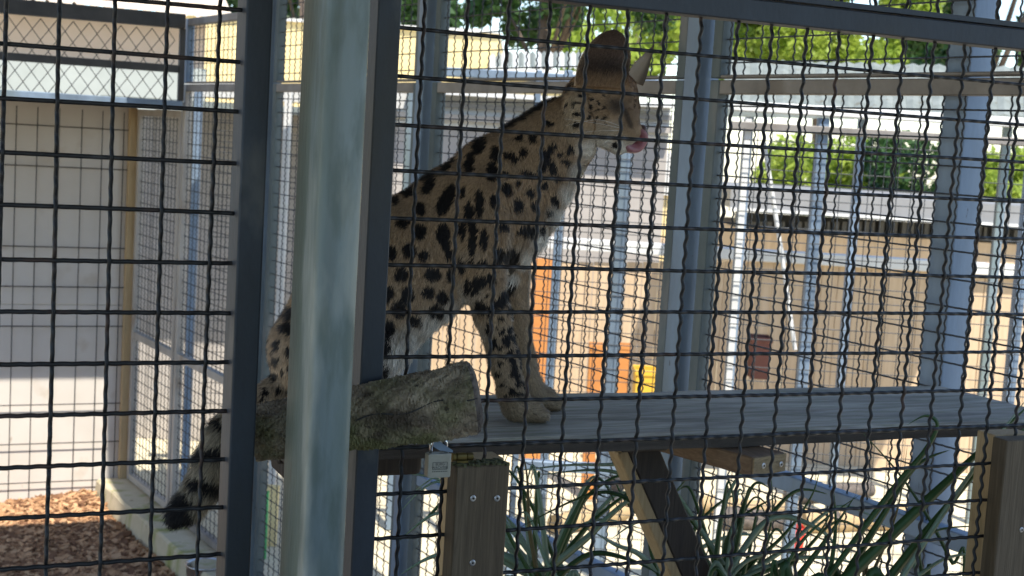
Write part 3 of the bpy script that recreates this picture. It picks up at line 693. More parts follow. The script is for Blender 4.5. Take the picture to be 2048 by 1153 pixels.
# second cage between: white steel frame with fine mesh
D2 = 4.9
tc_ = thing('steel_cage_frame', 'pale steel cage frame with two top rails beyond the side wall', 'cage', np.append(onD(1700, 400, D2)[:2], GZ))
cbox(MB(), 1462, 222, 2160, 242, D2, .05).build('top_rail', M['white'], tc_, bevel=.003)
cbox(MB(), 1462, 263, 2160, 279, D2+.001, .045).build('rail', M['zincbrown'], tc_, bevel=.003)
for px, w_, mt in ((1490, 14, 'white'), (1642, 22, 'zinc'), (1896, 18, 'zinc'), (2070, 20, 'zinc')):
    a = onD(px, 400, D2); zt_ = onD(px, 236, D2)[2]
    MB().box(np.array([a[0], a[1], (zt_+GZ)/2])+HD*.07, RT0*w_*D2/F/2, HD*.02, EZ*(zt_-GZ)/2).build('post', M[mt], tc_, bevel=.003)
a = onD(1530, 330, D2+.1); b_ = onD(1556, 470, D2+.1)
MB().tube([onD(1528, 285, D2+.1), onD(1562, 500, D2+.1), onD(1590, 700, D2+.1)], .008, 8).build('stay', M['white'], tc_)
# mesh of that cage
def cam_wall_mesh(px0, px1, z0, z1, D, cell, name, parent, r=.0019):
    a = onD(px0, 500, D); b_ = onD(px1, 500, D); L_ = (px1-px0)*D/F
    Vs = []; Fs = []; nb = 0
    org = np.array([a[0], a[1], 0])
    for i in range(int(L_/cell)+1):
        s, d, _ = wire_pts(z1-z0, cell, 2.5, .002, math.pi*(i % 2), 0, 3)
        V, Fc = ring_tube(org+RT0*i*cell+np.outer(d, HD)+np.outer(z0+s, EZ), RT0, HD, r, 4); Vs.append(V); Fs.append(Fc+nb); nb += len(V)
    for j in range(int((z1-z0)/cell)+1):
        P = np.stack([org+EZ*(z0+j*cell), org+EZ*(z0+j*cell)+RT0*L_/2, org+EZ*(z0+j*cell)+RT0*L_])
        V, Fc = ring_tube(P, HD, EZ, r, 4); Vs.append(V); Fs.append(Fc+nb); nb += len(V)
    me = fast_mesh(name, np.concatenate(Vs)-ORG[parent], np.concatenate(Fs), M['wireback'])
    o = bpy.data.objects.new(name, me); COL.objects.link(o); o.parent = parent; o['kind'] = 'stuff'; return o
cam_wall_mesh(1470, 2150, .3, onD(1700, 270, D2)[2], D2+.03, .05, 'wire_mesh', tc_)
# a third cage to the left of it, behind the cat's chest
D3 = 5.6
t3 = thing('steel_cage_frame', 'blue grey cage frame with slim posts behind the cat\'s forelegs', 'cage', np.append(onD(1200, 500, D3)[:2], GZ))
for px, w_, mt in ((1119, 17, 'zinc'), (1246, 24, 'zinc'), (1060, 12, 'zinc'), (1345, 14, 'zinc')):
    a = onD(px, 450, D3); zt_ = onD(px, 140, D3)[2]
    MB().box(np.array([a[0], a[1], (zt_+GZ)/2])+HD*.07, RT0*w_*D3/F/2, HD*.02, EZ*(zt_-GZ)/2).build('post', M[mt], t3, bevel=.003)
cbox(MB(), 880, 148, 1360, 166, D3, .05).build('top_rail', M['zinc'], t3, bevel=.003)
cbox(MB(), 1040, 930, 1360, 950, D3+.02, .04).build('rail', M['zinc'], t3, bevel=.003)
cam_wall_mesh(1050, 1350, .1, onD(1200, 160, D3)[2], D3+.03, .05, 'wire_mesh', t3)
# cage seen left of the post
D4 = 6.6
t4 = thing('steel_cage_frame', 'pale cage frame against a grey beige wall seen through the door panel', 'cage', np.append(onD(430, 600, D4)[:2], GZ))
for px, w_, mt in ((383, 14, 'zinc'), (560, 14, 'white'), (640, 14, 'zinc'), (800, 14, 'zinc')):
    a = onD(px, 600, D4); zt_ = onD(px, 180, D4)[2]
    MB().box(np.array([a[0], a[1], (zt_+GZ)/2]), RT0*w_*D4/F/2, HD*.02, EZ*(zt_-GZ)/2).build('post', M[mt], t4, bevel=.003)
cbox(MB(), 372, 176, 860, 206, D4-.06, .05).build('fascia', M['white'], t4)
cam_wall_mesh(420, 840, GZ+.05, onD(600, 206, D4)[2], D4+.03, .05, 'wire_mesh', t4)
D5 = 8.2
tpw = thing('panel_shed', 'grey beige panel shed with a deep eave added to shade it, beyond the mesh, left of the thick post', 'shed', np.append(onD(480, 600, D5)[:2], GZ))
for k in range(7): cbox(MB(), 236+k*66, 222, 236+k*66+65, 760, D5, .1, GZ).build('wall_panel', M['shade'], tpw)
cbox(MB(), 200, 206, 720, 222, D5-.85, 1.2).build('eave', M['greyroof'], tpw)  # overhang added, deep enough to keep the sun off the wall panels
# yellow house and corrugated roof behind
DY = 20
ty = thing('yellow_house', 'cream yellow house wall behind the cages under the trees', 'house', np.append(onD(700, 200, DY)[:2], GZ))
cbox(MB(), 330, 46, 996, 150, DY, 5, GZ).build('wall', M['yellow'], ty)
cbox(MB(), 325, 42, 1000, 48, DY-.1, 5.2).build('roof_edge', M['white'], ty)
tcr = thing('corrugated_roof', 'pale corrugated roof beside the yellow house', 'roof', onD(1060, 130, 18))
for k in range(22):
    px = 985+k*11.5
    a = onD(px, 140, 18); b_ = onD(px, 108, 20.5); hw_ = 5.6*18/F
    MB().add([a-RT0*hw_, a+EZ*.04, a+RT0*hw_, b_+RT0*hw_*1.15, b_+EZ*.04, b_-RT0*hw_*1.15], [(0, 1, 4, 5), (1, 2, 3, 4)]).build('sheet', M['greyroof'] if k % 2 else M['white'], tcr)
cbox(MB(), 983, 141, 1240, 149, 18, .2).build('gutter', M['white'], tcr)
cbox(MB(), 990, 150, 1235, 240, 18.3, 2.5, GZ).build('wall', M['yellow'], tcr)

# small things standing in the yard
def prism_tub(name, px0, py0, px1, py1, D, mat, label, cat, taper=.85, zb=GZ):
    a = onD((px0+px1)/2, py0, D); hw_ = (px1-px0)/2*D/F; zt_ = a[2]; m = MB(); rings = []
    zb = onD((px0+px1)/2, py1, D)[2] if zb is None else zb
    for z, k in ((zb, taper), (zt_-.03, .97), (zt_-.03, 1.06), (zt_, 1.06), (zt_, .96), (zb+.02, taper*.9)):
        rings.append([np.array([a[0], a[1], z])+RT0*hw_*k*u_+HD*(min(.18, hw_*1.4)+min(.16, hw_*1.3)*k*v_) for u_, v_ in ((-1, -1), (1, -1), (1, 1), (-1, 1))])
    o = m.loft(rings).build(name, M[mat], bevel=.006, org=(a[0], a[1], zb)); return tag(o, label, cat)
def board(name, px0, py0, px1, D, mat, label, cat, th_=.03, lean=0.06):
    a = onD((px0+px1)/2, py0, D); hw_ = (px1-px0)/2*D/F
    c = np.array([a[0], a[1], 0]); b0 = c+EZ*GZ; b1 = c+EZ*a[2]+HD*lean
    m = MB().add([b0-RT0*hw_, b0+RT0*hw_, b1+RT0*hw_, b1-RT0*hw_, b0-RT0*hw_+HD*th_, b0+RT0*hw_+HD*th_, b1+RT0*hw_+HD*th_, b1-RT0*hw_+HD*th_],
                 [(0, 1, 2, 3), (4, 7, 6, 5), (0, 4, 5, 1), (1, 5, 6, 2), (2, 6, 7, 3), (3, 7, 4, 0)])
    return tag(m.build(name, M[mat], org=b0), label, cat)
board('leaning_board', 1068, 520, 1108, 8.2, 'orange', 'tall bright orange board leaning on the tan fence behind the far foreleg', 'board')
prism_tub('plastic_tub', 1180, 690, 1208, 900, 7.4, 'orange', 'upright orange plastic tub in the yard behind the plank', 'tub')
prism_tub('plastic_tub', 1272, 742, 1322, 900, 7.2, 'ochre', 'yellow plastic tub with bright rim in the yard behind the plank', 'tub')
prism_tub('plastic_crate', 1505, 676, 1546, 762, 8.25, 'brick', 'dark red crate hung on the pale tan fence', 'crate', zb=None)
prism_tub('plastic_tub', 1240, 690, 1262, 900, 8.0, 'orange', 'narrow orange tub half hidden by the blue grey cage post', 'tub')
prism_tub('plastic_bucket', 1586, 1058, 1612, 1110, 6.75, 'red', 'small red bucket in the sunny yard under the plank', 'bucket', zb=None if False else GZ)
board('sign_board', 532, 975, 556, 6.3, 'yellow', 'pale yellow board standing beyond the mesh, seen beside the thick post', 'board', lean=.02)
prism_tub('plastic_tub', 529, 985, 537, 1040, 6.1, 'green', 'slim green tub before the pale yellow board', 'tub')
# split logs lying in the yard
for k, (px, py, D, ln) in enumerate(((1500, 1015, 5.6, .5), (1560, 1040, 5.3, .6), (1720, 1040, 5.0, .7), (1660, 985, 6.2, .6), (1180, 1035, 6.0, .5), (1230, 960, 6.8, .45))):
    c = onZ(px, py, GZ+.05); r_ = .045+.01*(k % 3)
    dv = RT0*math.cos(.25*k)+HD*math.sin(.25*k)*.6; dv /= np.linalg.norm(dv)
    P = [c+dv*(ln*(s-.5))+EZ*(.006*math.sin(9*s+k)) for s in np.linspace(0, 1, 9)]
    o = MB().tube(P, [r_*(1+.08*math.sin(7*s+k)) for s in np.linspace(0, 1, 9)], 12).build('firewood_log', M['logend'] if k % 2 else M['timberlight'], smooth=True)
    o.modifiers.new('split', 'EDGE_SPLIT').split_angle = math.radians(40)
    tag(o, ['tan firewood log lying in the yard left of the red bucket', 'grey firewood log lying right behind the red bucket', 'tan firewood log lying in the yard behind the dark reed leaves', 'grey firewood log lying farthest back in the yard under the bearer beam', 'tan firewood log lying behind the thin arching reeds', 'grey firewood log lying in the yard left of the leaning brace'][k], 'log', 'firewood logs lying in the yard')

# ------------------------------------------------------------------ trees
def leaves_obj(name, centers, radii, n, size, mat, parent, flat=1.0):
    C_ = np.array(centers); R_ = np.array(radii); idx = rng.integers(0, len(C_), n)
    d = rng.normal(0, 1, (n, 3)); d /= np.linalg.norm(d, axis=1)[:, None]
    rad = rng.uniform(.25, 1, n)**.5
    P = C_[idx]+d*(R_[idx]*rad)[:, None]*np.array([1, 1, flat])
    a = rng.normal(0, 1, (n, 3)); a /= np.linalg.norm(a, axis=1)[:, None]
    b_ = np.cross(a, rng.normal(0, 1, (n, 3))); b_ /= np.linalg.norm(b_, axis=1)[:, None]
    s = size*rng.uniform(.6, 1.3, n)[:, None]
    nn_ = np.cross(a, b_)
    V = np.stack([P-a*s, P+b_*s*.45+nn_*s*.12, P+a*s, P-b_*s*.45+nn_*s*.12], 1).reshape(-1, 3)
    Fc = np.arange(n*4).reshape(-1, 4)
    me = fast_mesh(name, V-ORG[parent], Fc, mat, False)
    o = bpy.data.objects.new(name, me); COL.objects.link(o); o.parent = parent; return o
def tree(label, px, py_c, D, crown, trunk_px, mat, n, size, rtr=.18, name='broadleaf_tree'):
    base = onD(px, 300, D); base[2] = GZ
    t = thing(name, label, 'tree', base)
    cs = [onD(a, b_, D+dd) for a, b_, r_, dd in crown]; rs = [r_*D/F for a, b_, r_, dd in crown]
    top = np.mean(cs, 0); m = MB()
    P = [base, base+(top-base)*.35+RT0*.1, base+(top-base)*.7, top]
    m.tube(P, [rtr, rtr*.75, rtr*.55, rtr*.25], 10)
    for c in cs[:4]:
        m.tube([base+(top-base)*.55, (base+(top-base)*.55)*.4+c*.6+EZ*.1, c], [rtr*.28, rtr*.14, rtr*.05], 6)
    m.build('trunk', M['bark'], t, smooth=True)
    leaves_obj('crown', cs, rs, n, size, M[mat], t)
    return t
def cl(x0, x1, y0, y1, r0, r1, n, dd=2.0):
    return [(random.uniform(x0, x1), random.uniform(y0, y1), random.uniform(r0, r1), random.uniform(-dd, dd)) for _ in range(n)]
tree('dark green tree with a brown trunk behind the cat\'s ears', 1085, 0, 26, cl(860, 1330, -260, 95, 28, 60, 30), None, 'leafdark', 9000, .12, .22)
tree('dark tree standing right beside the bright tree', 1930, 60, 24, cl(1840, 2120, -160, 150, 30, 60, 16), None, 'leafdark', 9000, .11, .3)
tree('bright yellow green sunlit tree above the shelter roof', 1640, 0, 30, cl(1380, 1930, -220, 150, 45, 85, 26), None, 'leafbright', 42000, .10, .25)
tree('dark leafy tree rising behind the yellow house', 640, 0, 27, cl(420, 840, -120, 42, 30, 55, 14), None, 'leafdark', 3600, .16, .2)
tree('tall bright green tree far behind the dark tree trunk', 1240, 0, 38, cl(1120, 1420, -120, 150, 40, 70, 10), None, 'leafbright', 3000, .2, .25)
tree('leafy tree over the peach building\'s tiles', 150, 0, 22, cl(-60, 330, -260, -60, 35, 60, 12), None, 'leafdark', 2500, .16, .2)
# hedge shrubs between the cages and the shed
for k, (px, D, mt, lb) in enumerate(((1585, 16, 'leafbright', 'bright hedge shrub left of the grey cage post'), (1720, 16.5, 'leafbright', 'bright hedge shrub right of the grey cage post'),
                                     (1830, 15.5, 'leafdark', 'darker hedge shrub beside the wide tube post'), (1990, 16, 'leafbright', 'bright hedge shrub past the wide tube post'))):
    base = onD(px, 400, D); base[2] = GZ
    t = thing('hedge_shrub', lb, 'shrub', base)
    cs = [onD(px+random.uniform(-70, 70), random.uniform(300, 420), D+random.uniform(-.6, .6)) for _ in range(12)]
    MB().tube([base, base+EZ*.8+RT0*.05, base+EZ*1.5], [.06, .045, .02], 8).build('stem', M['bark'], t)
    leaves_obj('foliage', cs, [random.uniform(28, 45)*D/F for _ in cs], 2600, .06, M[mt], t)

# ------------------------------------------------------------------ reed grass inside the cage
def blade_path(pts, n=60):
    P = np.array(pts, float); t = np.linspace(0, len(P)-1, n); out = []
    for q in t:
        i = int(min(q, len(P)-2)); u_ = q-i
        p0 = P[max(i-1, 0)]; p1 = P[i]; p2 = P[i+1]; p3 = P[min(i+2, len(P)-1)]
        out.append(.5*((2*p1)+(-p0+p2)*u_+(2*p0-5*p1+4*p2-p3)*u_**2+(-p0+3*p1-3*p2+p3)*u_**3))
    return np.array(out)
def blade(parent, pts, wd, mat, tip=True, side=None):
    P = blade_path(pts); n = len(P); rings = []
    sd0 = np.array(side if side is not None else RT0+rng.normal(0, .25, 3))
    for i in range(n):
        t = P[min(i+1, n-1)]-P[max(i-1, 0)]; t /= np.linalg.norm(t)+1e-9
        a = np.cross(t, np.cross(sd0, t)); 
        vd = P[i]-CAM; vd /= np.linalg.norm(vd)
        a = np.cross(t, EY); a /= np.linalg.norm(a)+1e-9
        nn_ = np.cross(a, t)
        s = i/(n-1); ww = wd*(min(1, .35+s*1.3))*(1-max(0, (s-.45)/.55)**1.6 if tip else 1)+.0003
        rings.append([P[i]-a*ww/2+nn_*ww*.18, P[i], P[i]+a*ww/2+nn_*ww*.18, P[i]+nn_*.0004])
    o = MB().loft(rings).build('leaf', M[mat], parent, smooth=True); return o
RB = random.Random(21)
def more(px0, px1, xb, n, Y0, Y1, ytop, light=.6):
    out = []
    for _ in range(n):
        e = RB.uniform(px0, px1); a = xb+RB.uniform(-40, 40); pk_ = RB.uniform(ytop, ytop+110); dr = RB.uniform(0, 70)
        out.append(([(a, 1175), (a+(e-a)*.35, pk_+90), (a+(e-a)*.7, pk_), (e, pk_+dr)], RB.uniform(7, 14), 'bladelight' if RB.random() < light else 'blade', RB.uniform(Y0, Y1)))
    return out
def clump(label, px_base, Yb, blades):
    b0 = onY(px_base, 1153, Yb); base = np.array([b0[0], Yb, -.062])
    t = thing('reed_clump', label, 'grass', base, 'clumps of tall reed grass in the cage')
    for pts, wpx, mt, Y in blades:
        W_ = [onY(a, b_, Y) for a, b_ in pts]
        first = W_[0]
        root = base+np.array([random.uniform(-.04, .04), random.uniform(-.03, .03), 0])
        sec = W_[1]; pre = first-(sec-first)*.5; root = np.array([pre[0]*.9+base[0]*.1, pre[1]*.5+base[1]*.5, -.062]); W2 = [root, root*.5+pre*.5, pre]+W_
        blade(t, W2, wpx*.00085*(Y+1.5)/1.6, mt)
    return t
clump('dark broad reed leaves crossing before the right timber upright', 1700, .085, [
    ([(1690, 1165), (1850, 1010), (1960, 905), (2070, 800)], 27, 'blade', .075), ([(1780, 1160), (1880, 1035), (1965, 935), (2075, 835)], 22, 'blade', .065),
    ([(1640, 1180), (1720, 1070), (1800, 965), (1850, 905), (1876, 852), (1853, 832), (1815, 850)], 14, 'blade', .09),
    ([(1690, 1160), (1760, 1045), (1832, 935), (1900, 900)], 18, 'blade', .10), ([(1590, 1165), (1650, 1085), (1712, 990)], 17, 'blade', .09),
    ([(1740, 1160), (1775, 1080), (1800, 1000), (1815, 890)], 8, 'dry', .10), ([(1905, 1125), (1860, 1040), (1800, 950), (1720, 860)], 8, 'blade', .11),
    ([(1840, 1150), (1900, 1115), (1985, 1105)], 10, 'bladelight', .08), ([(1560, 1160), (1600, 1090), (1650, 1040), (1720, 990)], 9, 'blade', .1),
    ([(1660, 1160), (1672, 1060), (1668, 985)], 13, 'blade', .095), ([(1850, 1165), (1840, 1100), (1880, 1060), (1985, 1052)], 9, 'blade', .10),
    ([(1800, 1165), (1900, 1010), (1985, 890), (2060, 790)], 14, 'bladelight', .055)])
clump('arching pale striped reed leaves below the plank beside the brace', 1450, .36, [
    ([(1420, 1165), (1340, 1020), (1230, 945), (1080, 950)], 13, 'bladelight', .40), ([(1400, 1165), (1330, 1060), (1210, 985), (1030, 1060)], 12, 'blade', .42),
    ([(1410, 1170), (1300, 960), (1180, 930), (1010, 945)], 10, 'bladelight', .44), ([(1440, 1160), (1470, 1050), (1560, 990)], 14, 'blade', .36),
    ([(1430, 1160), (1445, 1030), (1480, 950), (1530, 905)], 12, 'bladelight', .34), ([(1450, 1160), (1540, 1040), (1640, 1060), (1700, 1130)], 14, 'bladelight', .30),
    ([(1460, 1160), (1560, 1080), (1620, 1000), (1640, 940)], 9, 'blade', .33), ([(1470, 1165), (1580, 1120), (1680, 1120), (1760, 1150)], 10, 'bladelight', .28),
    ([(1440, 1170), (1400, 1080), (1420, 980)], 13, 'blade', .38), ([(1465, 1170), (1520, 1110), (1545, 1030), (1540, 930)], 7, 'blade', .32),
    ([(1435, 1170), (1475, 1090), (1495, 1000)], 15, 'bladelight', .36), ([(1445, 1170), (1425, 1100), (1380, 1040), (1330, 1020)], 11, 'blade', .37),
    ([(1475, 1170), (1600, 1110), (1650, 1050), (1665, 1010)], 8, 'blade', .27), *more(1180, 1780, 1450, 16, .28, .42, 960), ([(1450, 1170), (1500, 1120), (1580, 1105), (1640, 1160)], 10, 'bladelight', .30)])
clump('thin arching reed leaves beside the short timber upright', 1090, .50, [
    ([(1080, 1170), (1060, 1060), (1055, 960), (1045, 900)], 8, 'dry', .46), ([(1100, 1165), (1150, 1030), (1220, 960), (1330, 930)], 11, 'blade', .5),
    ([(1090, 1165), (1040, 1070), (1000, 1020)], 12, 'bladelight', .52), ([(1095, 1165), (1170, 1060), (1260, 985), (1300, 975)], 10, 'blade', .5),
    ([(1085, 1165), (1000, 1110), (880, 1110), (800, 1150)], 16, 'bladelight', .48), ([(1080, 1165), (960, 1010), (880, 960), (760, 940)], 9, 'bladelight', .5),
    ([(1100, 1170), (1180, 1110), (1260, 1120), (1320, 1150)], 12, 'blade', .46), ([(1085, 1170), (930, 1000), (850, 1040), (790, 1090)], 9, 'blade', .52),
    ([(1105, 1170), (1130, 1080), (1200, 1040), (1290, 1060)], 9, 'bladelight', .5), *more(770, 1400, 1090, 16, .44, .56, 930, .7), ([(1075, 1170), (1010, 1050), (1000, 960), (1020, 900)], 7, 'blade', .45)])
clump('green reed leaves between the brace and the bearer beam', 1330, .62, [
    ([(1340, 1165), (1330, 1080), (1345, 1000), (1380, 950)], 11, 'blade', .6), ([(1330, 1165), (1300, 1060), (1250, 1000), (1220, 940)], 9, 'blade', .62),
    ([(1345, 1165), (1390, 1060), (1450, 1000), (1500, 985)], 10, 'blade', .6), ([(1335, 1165), (1280, 1110), (1230, 1090), (1190, 1065)], 11, 'bladelight', .6),
    ([(1350, 1165), (1400, 1100), (1480, 1070), (1560, 1080)], 11, 'bladelight', .58), ([(1325, 1170), (1300, 1090), (1310, 1030), (1250, 930)], 7, 'blade', .6)])

# ------------------------------------------------------------------ the spotted cat
YC = .255
KP = .00069                                   # metres per picture pixel at the cat
def cp3(px, py, dy=0.0):
    q = onY(px, py, YC+dy); return np.array([q[0], YC+dy, q[2]])
class SDF:
    def __init__(s, lo, hi, h):
        s.lo = np.array(lo, float); s.h = h; s.n = np.ceil((np.array(hi)-s.lo)/h).astype(int)+1
        s.ax = [s.lo[k]+h*np.arange(s.n[k]) for k in range(3)]
        s.d = np.full(tuple(s.n), .2, np.float32)
    def cone(s, a, b, ra, rb, ky=1.0, k=.012):
        """round cone from a to b; ky squashes it sideways (y)"""
        a = np.array(a, float); b = np.array(b, float)
        R = max(ra, rb)*max(1, ky)+4*k+.01
        lo = np.minimum(a, b)-R; hi = np.maximum(a, b)+R
        i0 = [max(0, int((lo[q]-s.lo[q])/s.h)) for q in range(3)]; i1 = [min(s.n[q], int((hi[q]-s.lo[q])/s.h)+2) for q in range(3)]
        if any(i1[q] <= i0[q] for q in range(3)): return
        X = s.ax[0][i0[0]:i1[0], None, None]-a[0]; Y = (s.ax[1][None, i0[1]:i1[1], None]-a[1])/ky; Z = s.ax[2][None, None, i0[2]:i1[2]]-a[2]
        bx_, by_, bz_ = b-a; by_ /= ky; L2 = bx_*bx_+by_*by_+bz_*bz_+1e-12
        t = np.clip((X*bx_+Y*by_+Z*bz_)/L2, 0, 1)
        d = np.sqrt((X-t*bx_)**2+(Y-t*by_)**2+(Z-t*bz_)**2)-(ra+(rb-ra)*t)
        sl = tuple(slice(i0[q], i1[q]) for q in range(3)); o = s.d[sl]
        hh = np.clip(.5+.5*(o-d)/k, 0, 1)
        s.d[sl] = (o*(1-hh)+d*hh-k*hh*(1-hh)).astype(np.float32)
    def mesh(s):
        d = s.d; n = d.shape; inside = d < 0
        nx, ny, nz = n[0]-1, n[1]-1, n[2]-1
        cnt = np.zeros((nx, ny, nz), np.int8)
        for i in (0, 1):
            for j in (0, 1):
                for k in (0, 1): cnt += inside[i:nx+i, j:ny+j, k:nz+k]
        act = (cnt > 0) & (cnt < 8); idx = -np.ones((nx, ny, nz), np.int64); I = np.argwhere(act); idx[act] = np.arange(len(I))
        acc = np.zeros((len(I), 3)); num = np.zeros(len(I))
        cor = [(i, j, k) for i in (0, 1) for j in (0, 1) for k in (0, 1)]
        for a in range(8):
            for b in range(a+1, 8):
                ca, cb = np.array(cor[a]), np.array(cor[b])
                if np.abs(ca-cb).sum() != 1: continue
                da = d[tuple((I+ca).T)]; db = d[tuple((I+cb).T)]; m = (da < 0) != (db < 0)
                t = np.where(m, da/(da-db+1e-12), 0); acc += m[:, None]*(ca+(cb-ca)*t[:, None]); num += m
        V = s.lo+s.h*(I+acc/num[:, None]); Fc = []
        for ax in range(3):
            u_, v_ = (ax+1) % 3, (ax+2) % 3
            A = [slice(0, n[q]) for q in range(3)]; B = list(A); A[ax] = slice(0, n[ax]-1); B[ax] = slice(1, n[ax])
            e = inside[tuple(A)] != inside[tuple(B)]
            E_ = np.argwhere(e); ok = (E_[:, u_] > 0) & (E_[:, v_] > 0) & (E_[:, u_] < n[u_]-1) & (E_[:, v_] < n[v_]-1); E_ = E_[ok]
            du = np.zeros(3, int); du[u_] = 1; dv = np.zeros(3, int); dv[v_] = 1
            q = [idx[tuple((E_-w_).T)] for w_ in (du*0, du, du+dv, dv)]
            Q = np.stack(q, 1); fl = inside[tuple(E_.T)]
            Q[~fl] = Q[~fl][:, ::-1]; Fc.append(Q)
        Fc = np.concatenate(Fc); Fc = Fc[(Fc >= 0).all(1)]
        return V, Fc
S = SDF((-.255, YC-.125, 1.215), (.475, YC+.125, 1.965), .0033)
def C(p, q, rp, rq, ky=1.0, k=.014, yp=0.0, yq=None):
    S.cone(cp3(*p, yp), cp3(*q, yp if yq is None else yq), rp*KP, rq*KP, ky, k)
# trunk
C((632, 700), (705, 600), 88, 98, .95); C((705, 600), (800, 515), 98, 104, .92); C((735, 640), (810, 572), 88, 92, .92)
C((800, 515), (905, 430), 104, 88, .85); C((905, 430), (985, 362), 84, 80, .80); C((880, 500), (985, 440), 95, 96, .78)
C((985, 440), (1045, 425), 88, 66, .72); C((1000, 480), (1040, 470), 62, 48, .8)
# neck
C((990, 365), (1118, 268), 84, 69, .80); C((1060, 380), (1135, 290), 62, 56, .8); C((1075, 420), (1100, 360), 42, 48, .9)
# head
C((1185, 205), (1214, 192), 60, 58, .92, .01); C((1168, 222), (1190, 225), 44, 46, 1.18, .01); C((1215, 215), (1238, 240), 50, 40, .85, .01)
C((1232, 228), (1256, 256), 38, 26, .80, .008); C((1246, 262), (1258, 266), 25, 21, 1.15, .006); C((1195, 258), (1238, 287), 32, 21, .8, .008)
C((1252, 178), (1262, 215), 20, 18, 1.0, .01); C((1278, 262), (1282, 262), 9, 8, 1.3, .005)
C((1236, 292), (1246, 290), 17, 15, 1.0, .006)
for sg in (-1, 1):
    C((1152, 205), (1166, 252), 25, 24, .8, .006, sg*.034); C((1238, 258), (1262, 272), 19, 15, .9, .005, sg*.010)
# shoulders and forelegs (near one towards the viewer)
for sgn, pts in ((-1, [((960, 400), 62), ((955, 470), 60), ((962, 545), 45), ((985, 630), 33), ((1008, 720), 28), ((1024, 785), 26), ((1032, 812), 26)]),
                 (1, [((985, 400), 60), ((1000, 470), 56), ((1020, 545), 38), ((1030, 640), 30), ((1044, 720), 26), ((1062, 775), 23), ((1066, 795), 23)])):
    yy = [.030, .036, .036, .036, .036, .036, .036]
    for (a, b), (ya, yb_) in zip(zip(pts[:-1], pts[1:]), zip(yy[:-1], yy[1:])):
        S.cone(cp3(*a[0], sgn*ya) if sgn < 0 else cp3(*a[0], sgn*ya), cp3(*b[0], sgn*yb_), a[1]*KP, b[1]*KP, .85, .012)
def paw(px, py, y):
    b = cp3(px, py, y); b[2] = PZ+.0165
    S.cone(b+np.array([-.006, 0, .004]), b+np.array([.016, 0, -.001]), .0185, .0165, 1.0, .008)
    for k, o in enumerate((-.0125, -.0045, .0045, .0125)):
        f_ = .032 if k in (1, 2) else .027
        S.cone(b+np.array([.012, o*.9, -.003]), b+np.array([f_, o*1.1, -.0065]), .0085, .0088, 1.0, .004)
# haunch, hind feet
for sg in (-1, 1):
    C((650, 700), (690, 690), 88, 88, .75, .015, sg*.034); C((690, 690), (776, 700), 74, 40, .8, .014, sg*.048); C((776, 700), (720, 770), 36, 28, .9, .012, sg*.052)
    a = cp3(690, 800, sg*.052); a[2] = PZ+.018; b = cp3(775, 800, sg*.052); b[2] = PZ+.016
    S.cone(a, b, .018, .016, 1, .01)
# belly
C((770, 610), (850, 570), 78, 74, .9); C((880, 560), (960, 520), 60, 60, .8); C((770, 650), (800, 650), 50, 44, .9)
# tail
TP = [((585, 760), 34), ((540, 800), 31), ((490, 828), 30), ((448, 872), 30), ((425, 925), 30), ((408, 972), 29), ((378, 1012), 25), ((356, 1026), 19)]
for a, b in zip(TP[:-1], TP[1:]): C(a[0], b[0], a[1], b[1], .95, .008)
paw(1040, 828, -.036)
b = cp3(1072, 802, .036); paw(1072, 802, .036)
V, Fc = S.mesh()
# light smoothing
def smooth(V, Fc, it):
    for _ in range(it):
        acc = np.zeros_like(V); n_ = np.zeros(len(V))
        for a in range(4):
            np.add.at(acc, Fc[:, a], V[Fc[:, (a+1) % 4]]+V[Fc[:, (a+3) % 4]]); np.add.at(n_, Fc[:, a], 2)
        V = V*.4+.6*acc/np.maximum(n_, 1)[:, None]
    return V
V = smooth(V, Fc, 2)
def normals(V, Fc):
    fn = np.cross(V[Fc[:, 2]]-V[Fc[:, 0]], V[Fc[:, 3]]-V[Fc[:, 1]]); N_ = np.zeros_like(V)
    for a in range(4): np.add.at(N_, Fc[:, a], fn)
    return N_/(np.linalg.norm(N_, axis=1)[:, None]+1e-12)
NV = normals(V, Fc)
if ((V-V.mean(0))*NV).sum(1).mean() < 0: Fc = Fc[:, ::-1]; NV = -NV

